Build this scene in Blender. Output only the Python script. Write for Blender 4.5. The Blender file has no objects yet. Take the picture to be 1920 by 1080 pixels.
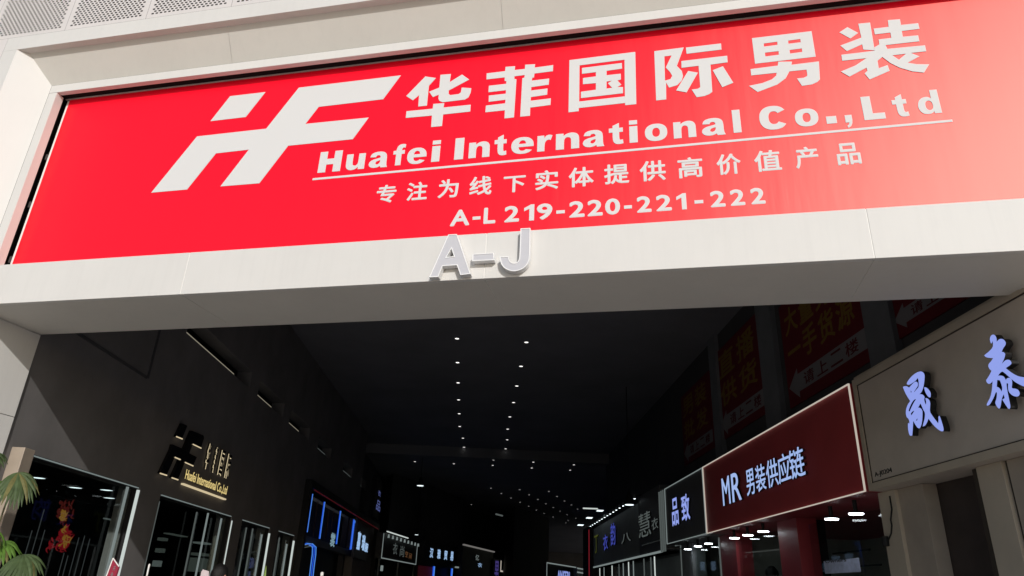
import bpy, bmesh, math, random
from mathutils import Vector, Matrix, geometry
R = math.radians
random.seed(7)
S = bpy.context.scene
COL = S.collection

# ------------------------------------------------------------------ camera, sky, sun, exposure
EYE = 1.6                                   # camera height above the paving
F_PX, YAW, PITCH, ROLL = 1327.1, -0.223848, 0.408567, 0.041612
_f = Vector((math.sin(YAW)*math.cos(PITCH), math.cos(YAW)*math.cos(PITCH), math.sin(PITCH)))
_r = Vector((math.cos(YAW), -math.sin(YAW), 0)); _u = _r.cross(_f)
CR = _r*math.cos(ROLL) + _u*math.sin(ROLL)
CU = -_r*math.sin(ROLL) + _u*math.cos(ROLL)
CF = _f
cam = bpy.data.cameras.new('camera'); camo = bpy.data.objects.new('camera', cam); COL.objects.link(camo)
cam.sensor_width = 36; cam.lens = 36*F_PX/1920; cam.clip_end = 2000; cam.clip_start = .05
camo.matrix_world = Matrix(((CR.x, CU.x, -CF.x, 0), (CR.y, CU.y, -CF.y, 0), (CR.z, CU.z, -CF.z, EYE), (0, 0, 0, 1)))
S.camera = camo

SUN = Vector((.52, -1, .47)).normalized()   # towards the sun: in front of the facade, to the right, low
el = math.asin(SUN.z); az = math.atan2(SUN.x, SUN.y)
W = bpy.data.worlds.new('World'); S.world = W; W.use_nodes = True
nt = W.node_tree; bg = nt.nodes['Background']
sky = nt.nodes.new('ShaderNodeTexSky'); sky.sky_type = 'NISHITA'; sky.sun_disc = False
sky.sun_elevation = el; sky.sun_rotation = az
nt.links.new(sky.outputs[0], bg.inputs[0]); bg.inputs[1].default_value = .10
sl = bpy.data.lights.new('sun', 'SUN'); sl.energy = 2.8; sl.angle = R(.53); sl.color = (1, .97, .93)
so = bpy.data.objects.new('sun', sl); COL.objects.link(so); so.location = SUN*60
so.rotation_euler = SUN.to_track_quat('Z', 'Y').to_euler()
S.view_settings.view_transform = 'Standard'; S.view_settings.look = 'None'
S.view_settings.gamma = 1; S.view_settings.exposure = 0
S.cycles.max_bounces = 8

# ------------------------------------------------------------------ frames: vertical planes in the place
PA = .245667                                 # the arcade runs at this angle to the facade's normal
PD = Vector((-math.sin(PA), math.cos(PA), 0)); QD = Vector((math.cos(PA), math.sin(PA), 0)); ZV = Vector((0, 0, 1))
def ray(x, y): return CR*((x-960)/F_PX) - CU*((y-540)/F_PX) + CF
def atz(x, y, h):                            # point at height h (above the eye) seen at this pixel
    d = ray(x, y); w = d*(h/d.z); return Vector((w.x, w.y, w.z+EYE))
class Fr:
    """a vertical plane family: a = reading direction, into = away from the viewer"""
    def __init__(s, a, into): s.a, s.i = a.normalized(), into.normalized()
    def at(s, x, y, d):
        r = ray(x, y); w = r*(d/(r.dot(s.i))); return (w.dot(s.a), w.z+EYE)
    def pts(s, L, d): return [s.at(x, y, d) for x, y in L]
    def w(s, u, v, d): return s.a*u + s.i*d + ZV*v
FA = Fr(Vector((1, 0, 0)), Vector((0, 1, 0)))
RW = Fr(-PD, QD)
LW = Fr(PD, -QD)
def edge_frame(p1, p2, h1):                  # vertical plane through the horizontal edge seen from pixel p1 to p2, at height h1 above the eye
    A, B = atz(*p1, h1), atz(*p2, h1); a = (B-A); a.z = 0; a.normalize(); into = Vector((-a.y, a.x, 0))
    return Fr(a, into), Vector((A.x, A.y, 0)).dot(into)

# ------------------------------------------------------------------ materials
def mat(name, col, rough=.5, spec=.5, metal=0, noise=0, scale=6, emit=None, es=0, bump=0, alpha=None, trans=0, coat=0):
    m = bpy.data.materials.new(name); m.use_nodes = True
    n = m.node_tree; b = n.nodes['Principled BSDF']
    b.inputs['Base Color'].default_value = (*col, 1); b.inputs['Roughness'].default_value = rough
    b.inputs['Specular IOR Level'].default_value = spec; b.inputs['Metallic'].default_value = metal
    b.inputs['Transmission Weight'].default_value = trans
    b.inputs['Coat Weight'].default_value = coat
    if noise or bump:
        tc = n.nodes.new('ShaderNodeTexCoord'); t = n.nodes.new('ShaderNodeTexNoise')
        t.inputs['Scale'].default_value = scale; t.inputs['Detail'].default_value = 6; t.inputs['Roughness'].default_value = .6
        n.links.new(tc.outputs['Object'], t.inputs['Vector'])
        if noise:
            mr = n.nodes.new('ShaderNodeMapRange')
            mr.inputs[1].default_value = .25; mr.inputs[2].default_value = .75
            mr.inputs[3].default_value = 1-noise; mr.inputs[4].default_value = 1+noise*.4
            mx = n.nodes.new('ShaderNodeMix'); mx.data_type = 'RGBA'; mx.blend_type = 'MULTIPLY'; mx.inputs['Factor'].default_value = 1
            mx.inputs['A'].default_value = (*col, 1)
            n.links.new(t.outputs['Fac'], mr.inputs[0]); n.links.new(mr.outputs[0], mx.inputs['B'])
            n.links.new(mx.outputs['Result'], b.inputs['Base Color'])
            m2 = n.nodes.new('ShaderNodeMapRange'); m2.inputs[3].default_value = max(.02, rough-.08); m2.inputs[4].default_value = min(1, rough+.08)
            n.links.new(t.outputs['Fac'], m2.inputs[0]); n.links.new(m2.outputs[0], b.inputs['Roughness'])
        if bump:
            bp = n.nodes.new('ShaderNodeBump'); bp.inputs['Strength'].default_value = bump; bp.inputs['Distance'].default_value = .01
            n.links.new(t.outputs['Fac'], bp.inputs['Height']); n.links.new(bp.outputs[0], b.inputs['Normal'])
    if emit:
        b.inputs['Emission Color'].default_value = (*emit, 1); b.inputs['Emission Strength'].default_value = es
    return m
M = {}
M['white'] = mat('white_panel', (.64, .63, .61), .5, .2, noise=.05, scale=1.3)
M['white_b'] = mat('white_panel_warm', (.62, .60, .555), .55, .2, noise=.05, scale=1.7)
M['joint'] = mat('joint_sealant', (.72, .70, .66), .7, .2)
M['seal'] = mat('white_sealant', (.82, .81, .78), .5, .3)
M['perf'] = mat('perforated_white', (.64, .61, .60), .5, .2, noise=.05, scale=2)
M['void'] = mat('cavity_black', (.012, .011, .011), .9, .1)
M['cavity'] = mat('cavity_grey', (.045, .04, .037), .9, .1)
M['red'] = mat('red_vinyl', (.95, .0006, .021), .42, .62, noise=.03, scale=.7, bump=.02)
rn = M['red'].node_tree; rb = rn.nodes['Principled BSDF']; rb.inputs['Specular IOR Level'].default_value = 0
gs = rn.nodes.new('ShaderNodeBsdfGlossy'); gs.distribution = 'BECKMANN'; gs.inputs['Roughness'].default_value = .428; gs.inputs['Color'].default_value = (1, .90, .74, 1)
gf = rn.nodes.new('ShaderNodeFresnel'); gf.inputs[0].default_value = 1.57
gm = rn.nodes.new('ShaderNodeMixShader'); go = [n_ for n_ in rn.nodes if n_.type == 'OUTPUT_MATERIAL'][0]
tc_ = rn.nodes.new('ShaderNodeTexCoord'); mp_ = rn.nodes.new('ShaderNodeMapping'); mp_.inputs['Scale'].default_value = (3.2, 1, .35)
nz_ = rn.nodes.new('ShaderNodeTexNoise'); nz_.inputs['Scale'].default_value = 1.6; nz_.inputs['Detail'].default_value = 4
bp_ = rn.nodes.new('ShaderNodeBump'); bp_.inputs['Strength'].default_value = .13; bp_.inputs['Distance'].default_value = .02
rn.links.new(tc_.outputs['Object'], mp_.inputs[0]); rn.links.new(mp_.outputs[0], nz_.inputs['Vector']); rn.links.new(nz_.outputs['Fac'], bp_.inputs['Height']); rn.links.new(bp_.outputs[0], gs.inputs['Normal'])
rn.links.new(gf.outputs[0], gm.inputs[0]); rn.links.new(rb.outputs[0], gm.inputs[1]); rn.links.new(gs.outputs[0], gm.inputs[2]); rn.links.new(gm.outputs[0], go.inputs[0])
for k_ in ('white', 'white_b', 'perf'):
    n_ = M[k_].node_tree; b_ = n_.nodes['Principled BSDF']; mx_ = [q for q in n_.nodes if q.type == 'MIX'][0]
    t_ = n_.nodes.new('ShaderNodeTexCoord'); m_ = n_.nodes.new('ShaderNodeMapping'); m_.inputs['Scale'].default_value = (9, 9, .5)
    z_ = n_.nodes.new('ShaderNodeTexNoise'); z_.inputs['Scale'].default_value = 1.5; z_.inputs['Detail'].default_value = 7; z_.inputs['Roughness'].default_value = .7
    r_ = n_.nodes.new('ShaderNodeMapRange'); r_.inputs[1].default_value = .30; r_.inputs[2].default_value = .52; r_.inputs[3].default_value = .972; r_.inputs[4].default_value = 1
    y_ = n_.nodes.new('ShaderNodeMix'); y_.data_type = 'RGBA'; y_.blend_type = 'MULTIPLY'; y_.inputs['Factor'].default_value = 1
    n_.links.new(t_.outputs['Object'], m_.inputs[0]); n_.links.new(m_.outputs[0], z_.inputs['Vector']); n_.links.new(z_.outputs['Fac'], r_.inputs[0])
    n_.links.new(mx_.outputs['Result'], y_.inputs['A']); n_.links.new(r_.outputs[0], y_.inputs['B']); n_.links.new(y_.outputs['Result'], b_.inputs['Base Color'])
M['print'] = mat('white_print', (.64, .64, .64), .6, .10)
M['steel'] = mat('grey_steel', (.30, .29, .28), .5, .4, noise=.15, scale=9)
M['rail_top'] = mat('galvanised_rail', (.5, .45, .42), .6, .3, noise=.2, scale=9)
M['rail'] = mat('dark_rail', (.06, .055, .055), .55, .4)
M['alu'] = mat('letter_face', (.53, .53, .565), .42, .4, noise=.04, scale=20)
M['alu_edge'] = mat('letter_edge', (.82, .82, .82), .3, .5)
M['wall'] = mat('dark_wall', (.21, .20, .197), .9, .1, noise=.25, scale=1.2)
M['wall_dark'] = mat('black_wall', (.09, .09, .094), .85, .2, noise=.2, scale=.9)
M['ceil'] = mat('black_ceiling', (.22, .22, .245), .9, .2, noise=.2, scale=.5)
M['beam'] = mat('grey_beam', (.2, .2, .21), .8, .2)
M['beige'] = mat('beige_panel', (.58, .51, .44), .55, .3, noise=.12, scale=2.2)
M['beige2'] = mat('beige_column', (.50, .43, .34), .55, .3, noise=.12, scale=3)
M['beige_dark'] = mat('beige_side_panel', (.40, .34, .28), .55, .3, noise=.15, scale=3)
M['groove'] = mat('groove_brown', (.06, .048, .038), .7, .2)
M['sand'] = mat('post_beige', (.36, .30, .24), .4, .4, noise=.15, scale=5)
M['maroon'] = mat('maroon_panel', (.40, .055, .06), .5, .25, noise=.12, scale=2)
M['maroon2'] = mat('maroon_column', (.28, .03, .04), .45, .4, noise=.1, scale=3)
M['charcoal'] = mat('charcoal_panel', (.10, .10, .102), .55, .3, noise=.12, scale=3)
M['slate'] = mat('slate_board', (.26, .285, .285), .6, .3, noise=.25, scale=3)
M['grey_room'] = mat('shop_wall', (.38, .38, .37), .7, .2, noise=.1)
M['black'] = mat('matt_black', (.01, .01, .011), .6, .3)
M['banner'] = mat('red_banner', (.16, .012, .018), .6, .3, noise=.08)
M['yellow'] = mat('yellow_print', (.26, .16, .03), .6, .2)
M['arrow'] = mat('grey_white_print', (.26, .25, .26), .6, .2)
M['pilaster'] = mat('grey_pilaster', (.2, .21, .225), .7, .2, noise=.2, scale=2)
M['gold'] = mat('brass_trim', (.82, .58, .27), .3, .5, metal=1)
M['black_acrylic'] = mat('black_acrylic', (.006, .006, .008), .2, .5)
M['brown_dark'] = mat('dark_timber', (.055, .042, .038), .5, .3, noise=.4, scale=3)
M['paving'] = mat('paving_stone', (.58, .515, .44), .75, .3, noise=.2, scale=3)
M['floor'] = mat('arcade_floor', (.30, .29, .28), .3, .4, noise=.2, scale=1)
M['ink'] = mat('black_ink', (.02, .02, .02), .6, .2)
M['redprint'] = mat('red_print', (.12, .01, .015), .6, .2)
M['leaf'] = mat('palm_leaf', (.10, .195, .03), .5, .35, noise=.45, scale=14)
M['leaf2'] = mat('palm_leaf_old', (.07, .105, .04), .55, .3, noise=.5, scale=12)
M['leaf_dry'] = mat('dry_leaf', (.15, .14, .05), .6, .25, noise=.5, scale=18)
M['stem'] = mat('palm_stem', (.12, .11, .06), .6, .3, noise=.4, scale=20)
M['pot'] = mat('planter_grey', (.18, .17, .16), .6, .3, noise=.2, scale=8)
M['soil'] = mat('soil', (.03, .022, .016), .95, .1, noise=.4, scale=30)
M['whiteplastic'] = mat('white_plastic', (.8, .79, .77), .4, .4)
M['skin'] = mat('skin', (.36, .20, .14), .55, .35)
M['hair'] = mat('black_hair', (.008, .007, .007), .6, .3, bump=.6, scale=90)
M['cloth'] = mat('dark_cloth', (.02, .02, .026), .85, .1, noise=.3, scale=20)
def em(name, c, s): M[name] = mat(name, (.02, .02, .02), .5, .1, emit=c, es=s)
em('lamp', (1, .97, .93), 1.9)
em('lamp_far', (1, .97, .95), 1.0)
em('lamp_cool', (.84, .97, 1), 1.6)
em('lamp_shop', (.86, .96, 1), 14)
em('lamp_wash', (.85, .95, 1), 4)
em('lamp_mirror', (.62, .82, .93), .75)
em('led_white', (.78, .86, .82), .72)
em('led_dim', (.42, .50, .49), .42)  # LED lines, and garments whose colour carries the glow
em('led_faint', (.22, .26, .25), .33)  # LED lines, and shelf, jar and garments that glow by colour
em('goods_glow', (.16, .19, .17), .22)  # glow in the colour of the goods, in place of light on them
em('led_warm', (.80, .72, .62), .62)
em('slot_light', (.62, .56, .42), .36)
em('blue_face', (.34, .43, 1), .82)
em('blue_pale', (.42, .58, 1), .82)
em('blue_white', (.40, .62, .95), .8)
em('blue_dim', (.16, .2, .55), .5)
em('neon_blue', (.02, .12, .95), .75)
em('neon_core', (.10, .32, 1), .75)
em('violet', (.12, .08, .45), .30)
em('brass_glow', (.78, .64, .40), .80)  # brass trim brightened by glow put into its colour
em('gold_glow', (.85, .66, .26), .85)  # gold lettering brightened by glow put into its colour
em('red_lit', (.5, .02, .03), .30)
em('red_tube', (.55, .03, .05), .35)
em('cove', (.40, .38, .36), .35)
glass = mat('clear_glass', (.9, .95, .93), .02, .5)
g = glass.node_tree; g.nodes.clear()
o_ = g.nodes.new('ShaderNodeOutputMaterial'); ms = g.nodes.new('ShaderNodeMixShader'); tr = g.nodes.new('ShaderNodeBsdfTransparent')
gl = g.nodes.new('ShaderNodeBsdfGlossy'); gl.inputs['Roughness'].default_value = .02; tr.inputs[0].default_value = (.86, .9, .89, 1)
fz = g.nodes.new('ShaderNodeFresnel'); fz.inputs[0].default_value = 1.22; ge_ = g.nodes.new('ShaderNodeNewGeometry'); mf_ = g.nodes.new('ShaderNodeMath'); mf_.operation = 'SUBTRACT'; mf_.use_clamp = True
g.links.new(fz.outputs[0], mf_.inputs[0]); g.links.new(ge_.outputs['Backfacing'], mf_.inputs[1]); g.links.new(mf_.outputs[0], ms.inputs[0]); g.links.new(tr.outputs[0], ms.inputs[1]); g.links.new(gl.outputs[0], ms.inputs[2]); g.links.new(ms.outputs[0], o_.inputs[0])
M['glass'] = glass

# ------------------------------------------------------------------ building blocks
def root_loc(p):
    while p.parent: p = p.parent
    return p.location.copy()
def link(name, me, m, parent=None, loc=None):
    """me is in world coordinates; becomes one object (child of parent, or top-level with its origin at its base)"""
    o = bpy.data.objects.new(name, me); COL.objects.link(o)
    if m: me.materials.append(m)
    if parent:
        off = root_loc(parent); o.parent = parent
    else:
        if loc is None:
            vs = [v.co for v in me.vertices]
            loc = Vector((sum(v.x for v in vs)/len(vs), sum(v.y for v in vs)/len(vs), min(v.z for v in vs)))
        off = Vector(loc); o.location = off
    me.transform(Matrix.Translation(-off))
    return o
def tag(o, label=None, cat=None, group=None, kind=None):
    if label: o['label'] = label
    if cat: o['category'] = cat
    if group: o['group'] = group
    if kind: o['kind'] = kind
    return o
def thing(name, loc, label, cat, group=None):
    o = bpy.data.objects.new(name, None); COL.objects.link(o); o.location = loc; o.empty_display_size = .2
    return tag(o, label, cat, group)
class MB:
    def __init__(s): s.v, s.f = [], []
    def quad(s, *p):
        i = len(s.v); s.v += [Vector(q) for q in p]; s.f.append(tuple(range(i, i+len(p)))); return s
    def hexa(s, b, t):                       # two loops of four
        i = len(s.v); s.v += [Vector(q) for q in b+t]
        s.f += [(i+3, i+2, i+1, i), (i+4, i+5, i+6, i+7)] + [(i+k, i+(k+1) % 4, i+4+(k+1) % 4, i+4+k) for k in range(4)]; return s
    def box(s, fr, u0, u1, v0, v1, d0, d1):  # d0 = front (near the viewer), d1 = back
        return s.hexa([fr.w(u0, v0, d0), fr.w(u1, v0, d0), fr.w(u1, v0, d1), fr.w(u0, v0, d1)],
                      [fr.w(u0, v1, d0), fr.w(u1, v1, d0), fr.w(u1, v1, d1), fr.w(u0, v1, d1)])
    def wb(s, x0, x1, y0, y1, z0, z1):
        return s.hexa([(x0, y0, z0), (x1, y0, z0), (x1, y1, z0), (x0, y1, z0)], [(x0, y0, z1), (x1, y0, z1), (x1, y1, z1), (x0, y1, z1)])
    def bar(s, A, B, w, n=8):                # round bar
        A, B = Vector(A), Vector(B); d = (B-A).normalized(); x = d.orthogonal().normalized(); y = d.cross(x); i = len(s.v)
        for P in (A, B):
            for k in range(n): s.v.append(P + x*(w*math.cos(2*math.pi*k/n)) + y*(w*math.sin(2*math.pi*k/n)))
        s.f += [(i+k, i+(k+1) % n, i+n+(k+1) % n, i+n+k) for k in range(n)] + [tuple(range(i+n-1, i-1, -1)), tuple(range(i+n, i+2*n))]; return s
    def tube(s, P, r, n=8):
        i0 = len(s.v); P = [Vector(p) for p in P]
        for k, p in enumerate(P):
            d = (P[min(k+1, len(P)-1)]-P[max(k-1, 0)]).normalized(); x = d.orthogonal().normalized() if k == 0 else (px - d*px.dot(d)).normalized(); px = x
            y = d.cross(x); rr = r[k] if isinstance(r, (list, tuple)) else r
            for j in range(n): s.v.append(p + x*(rr*math.cos(2*math.pi*j/n)) + y*(rr*math.sin(2*math.pi*j/n)))
        for k in range(len(P)-1):
            a = i0+k*n
            s.f += [(a+j, a+(j+1) % n, a+n+(j+1) % n, a+n+j) for j in range(n)]
        s.f += [tuple(range(i0+n-1, i0-1, -1)), tuple(range(i0+(len(P)-1)*n, i0+len(P)*n))]; return s
    def lathe(s, c, prof, n=24):             # prof: (radius, z)
        i0 = len(s.v); c = Vector(c)
        for r_, z in prof:
            for j in range(n): s.v.append(c + Vector((r_*math.cos(2*math.pi*j/n), r_*math.sin(2*math.pi*j/n), z)))
        for k in range(len(prof)-1):
            a = i0+k*n
            s.f += [(a+j, a+(j+1) % n, a+n+(j+1) % n, a+n+j) for j in range(n)]
        s.f += [tuple(range(i0+n-1, i0-1, -1)), tuple(range(i0+(len(prof)-1)*n, i0+len(prof)*n))]; return s
    def build(s, name, m, parent=None, bevel=0, smooth=False, loc=None):
        me = bpy.data.meshes.new(name); me.from_pydata([tuple(v) for v in s.v], [], s.f)
        bm = bmesh.new(); bm.from_mesh(me); bmesh.ops.recalc_face_normals(bm, faces=bm.faces)
        if bevel: bmesh.ops.bevel(bm, geom=bm.edges[:], offset=bevel, segments=2, affect='EDGES', profile=.6)
        bm.to_mesh(me); bm.free()
        if smooth:
            for p in me.polygons: p.use_smooth = True
        return link(name, me, m, parent, loc)
def inside(p, loops):
    c = False
    for L in loops:
        n = len(L)
        for a in range(n):
            (x0, y0), (x1, y1) = L[a], L[(a+1) % n]
            if (y0 > p[1]) != (y1 > p[1]) and p[0] < (x1-x0)*(p[1]-y0)/(y1-y0)+x0: c = not c
    return c
def shape(fr, name, loops, d, t, m, parent=None):
    """flat outline(s) with holes, front at depth d, thickness t; loops: list of loops (u,v), or list of lists of loops"""
    if not isinstance(loops[0][0][0], (tuple, list)): loops = [loops]
    V, Fc = [], []
    for k, L in enumerate(loops):
        P, E_ = [], []
        for lp in L:
            i = len(P); n = len(lp); P += [Vector((u, v)) for u, v in lp]; E_ += [(i+a, i+(a+1) % n) for a in range(n)]
        v2, e2, f2, *_ = geometry.delaunay_2d_cdt(P, E_, [], 0, 1e-7)
        dd = d - k*.0004; i = len(V); n = len(v2)
        V += [tuple(fr.w(p.x, p.y, dd)) for p in v2] + [tuple(fr.w(p.x, p.y, dd+t)) for p in v2]
        keep = [f for f in f2 if inside(((v2[f[0]].x+v2[f[1]].x+v2[f[2]].x)/3, (v2[f[0]].y+v2[f[1]].y+v2[f[2]].y)/3), L)]
        cnt = {}
        for f in keep:
            Fc.append(tuple(i+a for a in f)); Fc.append(tuple(i+n+a for a in reversed(f)))
            for a in range(3):
                e = (f[a], f[(a+1) % 3]); cnt[e] = 1
        for (a, b) in cnt:
            if (b, a) not in cnt: Fc.append((i+b, i+a, i+n+a, i+n+b))
    me = bpy.data.meshes.new(name); me.from_pydata(V, [], Fc)
    return link(name, me, m, parent)
def text(fr, name, items, d, t, m, parent=None, bold=.012, back=None):
    """items: (string, (u0, v0, u1, v1)) fitted to boxes on the plane; one object per item; strokes thickened by shifted copies"""
    if t > .006 and not back: back = (M['ink'], t-.005)
    if t > .006: t = .003
    for k, it in enumerate(items):
        s_, box = it[0], it[1]
        c = bpy.data.curves.new('t', 'FONT'); c.body = s_; c.size = 1; c.fill_mode = 'BOTH'; c.resolution_u = 4; c.extrude = .5
        o = bpy.data.objects.new('c', c); COL.objects.link(o)
        dg = bpy.context.evaluated_depsgraph_get(); dg.update()
        me = bpy.data.meshes.new_from_object(o.evaluated_get(dg))
        co = [v.co.copy() for v in me.vertices]; fc = [tuple(p.vertices) for p in me.polygons]
        bpy.data.objects.remove(o); bpy.data.curves.remove(c); bpy.data.meshes.remove(me)
        x0, x1 = min(p.x for p in co), max(p.x for p in co); y0, y1 = min(p.y for p in co), max(p.y for p in co)
        if s_ == '一': yc = (y0+y1)/2; y0, y1 = yc-.42, yc+.42
        ring = [(0, 0)] + ([(bold*math.cos(a*math.pi/4), bold*math.sin(a*math.pi/4)) for a in range(8)] if bold > 0 else [])
        x0 -= bold; x1 += bold; y0 -= bold; y1 += bold
        def grown(dd, th):
            V, Fc = [], []
            for q, (bx_, by_) in enumerate(ring):
                i = len(V)
                for p in co:
                    u = box[0]+(p.x+bx_-x0)/max(1e-6, x1-x0)*(box[2]-box[0]); v = box[1]+(p.y+by_-y0)/max(1e-6, y1-y0)*(box[3]-box[1])
                    V.append(tuple(fr.w(u, v, dd + q*.00012 + th/2 - p.z*th)))
                Fc += [tuple(i+a for a in f) for f in fc]
            me = bpy.data.meshes.new(name); me.from_pydata(V, [], Fc); return me
        ch = link(name, grown(d, t), m, parent)
        if back: link('return', grown(d+t+.001, back[1]), back[0], ch)
def ell(cx, cy, rx, ry, a0, a1, n, p=2.3):
    out = []
    for k in range(n+1):
        a = math.radians(a0+(a1-a0)*k/n); c, s_ = math.cos(a), math.sin(a)
        out.append((cx+rx*math.copysign(abs(c)**(2/p), c), cy+ry*math.copysign(abs(s_)**(2/p), s_)))
    return out
def smooth_loop(L, corner=.45):
    """round off the shallow bends of a hand-drawn outline"""
    out = []; n = len(L)
    for i in range(n):
        p0, p1, p2 = Vector(L[i-1]), Vector(L[i]), Vector(L[(i+1) % n]); a, b = p1-p0, p2-p1
        ang = a.angle(b) if a.length > 1e-9 and b.length > 1e-9 else 0
        if ang < 1.0: out += [tuple(p1-a*.25), tuple(p1*.75+(p0+p2)*.125), tuple(p1+b*.25)]
        else: out.append(tuple(p1))
    return out
_n = [(0,0),(.35,0),(.35,.52),(.38,.65),(.44,.72),(.51,.735),(.59,.71),(.64,.64),(.655,.54),(.655,0),(1,0),(1,.64),(.975,.80),(.90,.92),(.77,.99),(.62,1),(.46,.95),(.33,.83),(.33,.975),(0,.975)]
HEAVY = {
 'H': [[[(0,0),(.34,0),(.34,.37),(.66,.37),(.66,0),(1,0),(1,1),(.66,1),(.66,.64),(.34,.64),(.34,1),(0,1)]]],
 'L': [[[(0,0),(1,0),(1,.26),(.44,.26),(.44,1),(0,1)]]],
 'I': [[[(0,0),(1,0),(1,1),(0,1)]]], 'l': [[[(0,0),(1,0),(1,1),(0,1)]]], '.': [[[(0,0),(1,0),(1,1),(0,1)]]],
 'i': [[[(0,0),(1,0),(1,.735),(0,.735)]], [[(0,.81),(1,.81),(1,1),(0,1)]]],
 ',': [[[(0,1),(1,1),(1,.6),(.92,.35),(.7,.13),(.25,0),(.15,.16),(.42,.26),(.52,.42),(0,.42)]]],
 'o': [[ell(.5,.5,.5,.5,0,350,35), ell(.5,.5,.17,.26,0,345,23)]],
 'n': [[_n]], 'u': [[[(1-x, 1-y) for x, y in _n]]],
 'r': [[[(0,0),(.48,0),(.48,.38),(.52,.56),(.62,.67),(.76,.70),(.88,.66),(1,.95),(.86,.995),(.72,1),(.58,.95),(.46,.81),(.45,.975),(0,.975)]]],
 't': [[[(.72,1),(.72,.765),(.98,.765),(.98,.565),(.72,.565),(.72,.28),(.76,.205),(.84,.19),(.97,.215),(1,.025),(.82,0),(.6,0),(.42,.035),(.3,.13),(.26,.28),(.26,.565),(0,.565),(0,.765),(.26,.765),(.26,.88)]]],
 'f': [[[(.24,0),(.70,0),(.70,.525),(.95,.525),(.95,.70),(.70,.70),(.71,.78),(.78,.825),(.88,.825),(.97,.81),(1,.97),(.85,.995),(.66,1),(.45,.97),(.31,.88),(.24,.75),(.24,.70),(0,.70),(0,.525),(.24,.525)]]],
 'e': [[[(.33,.41),(1,.41)] + ell(.5,.5,.5,.5,4,326,34) + [(.66,.26),(.60,.20),(.50,.175),(.40,.21),(.35,.29)], [(.34,.60),(.665,.60),(.64,.71),(.58,.79),(.50,.815),(.42,.79),(.36,.71)]]],
 'a': [[[(.05,.68),(.10,.86),(.25,.96),(.48,1),(.70,.98),(.87,.88),(.94,.70),(.94,.18),(1,0),(.66,0),(.63,.10),(.48,.02),(.30,0),(.12,.05),(.02,.17),(.01,.31),(.08,.44),(.25,.53),(.45,.575),(.60,.62),(.60,.70),(.54,.77),(.46,.78),(.38,.74),(.35,.66)], [(.60,.46),(.46,.42),(.37,.36),(.36,.26),(.44,.20),(.54,.24),(.60,.34)]]],
 'C': [[ell(.5,.5,.5,.5,33,327,34) + ell(.52,.5,.19,.27,322,38,18)]],
 'd': [[[(1,1),(.66,1),(.66,.65),(.55,.715),(.42,.735),(.22,.69),(.07,.56),(0,.36),(.05,.17),(.18,.04),(.38,0),(.55,.02),(.68,.10),(.68,.015),(1,.015)], ell(.51,.365,.165,.20,0,340,18)]],
 '1': [[[(.52,0),(1,0),(1,1),(.66,1),(.0,.80),(.0,.60),(.52,.74)]]],
 '-': [[[(0,0),(1,0),(1,1),(0,1)]]]}
def heavy(fr, name, items, d, t, m, parent):
    for ch, b in items:
        g_ = [[[(b[0]+x*(b[2]-b[0]), b[1]+y*(b[3]-b[1])) for x, y in (smooth_loop(lp) if ch in 'anurftde' else lp)] for lp in grp] for grp in HEAVY[ch]]
        shape(fr, name, g_, d, t, m, parent)
def pbox(fr, a, b, d):                       # box from bottom-left pixel and top-right pixel on a plane
    p, q = fr.at(*a, d), fr.at(*b, d); return (p[0], p[1], q[0], q[1])
def crop(L, x0, y0, k): return [(x0+x/k, y0+y/k) for x, y in L]
def strip(fr, p, q, d, w, m, parent, name, t=.012):   # a slim lit strip between two pixels
    A, B = fr.at(*p, d), fr.at(*q, d)
    return MB().bar(fr.w(*A, d), fr.w(*B, d), w).build(name, m, parent)

# ------------------------------------------------------------------ the ground
tag(MB().quad((-300, -300, 0), (300, -300, 0), (300, 300, 0), (-300, 300, 0)).build('ground', M['paving'], loc=(0, 0, 0)), kind='structure')
fl = MB().quad(*[LW.w(u, .004, d) for u, d in ((3.6, 5), (110, 5), (110, -22), (3.6, -6))]).build('floor', M['floor'], loc=(0, 0, 0.004)); tag(fl, kind='structure')

# ------------------------------------------------------------------ the white entrance portal
VF, VP, VS = 5.2, 4.92, 5.35                 # fascia/rim, outer cladding, banner
z_of = lambda x, y, d: FA.at(x, y, d)[1]
fz1 = z_of(960, 434, VF); fz0 = z_of(960, 519.5, VF)
rimL, rimT = FA.at(97, 161, VF); inL, inT = FA.at(107, 173, VF)
outL, outT = FA.at(32, 93, VP)
XR = 4.1                                     # right inside of the frame
portal = thing('entrance_portal', (-1.2, VF, 0), 'white metal-clad portal framing the red banner and the mouth of the arcade', 'portal')
VB = 6.08
sj = [FA.at(x, y, VF)[0] for x, y in ((338, 549), (908, 523), (1640, 482))]
jw = (sj[2]-sj[0])/2
js = [sj[0]-jw, *sj, sj[2]+jw]
xl, xr = -11.0, 9.0
edges = [xl, *js, xr]
for a, b in zip(edges[:-1], edges[1:]):
    MB().box(FA, a+.003, b-.003, fz0, fz1, VF, VF+.05).build('fascia_panel', M['white'], portal, bevel=.004)
    MB().box(FA, a+.003, b-.003, fz0+.002, fz0+.03, VF+.055, VB-.13).build('soffit_panel', M['white_b'], portal, bevel=.003)
MB().box(FA, xl, xr, fz0+.008, fz0+.04, VB-.124, VB).build('soffit_trim', M['white_b'], portal, bevel=.003)
MB().box(FA, xl, xr, fz0+.05, fz1-.01, VF+.06, VB-.005).build('lintel_core', M['joint'], portal)
MB().box(FA, xl, xr, fz0+.012, fz1-.006, VF+.02, VF+.049).build('fascia_backing', M['joint'], portal) if False else None
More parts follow.
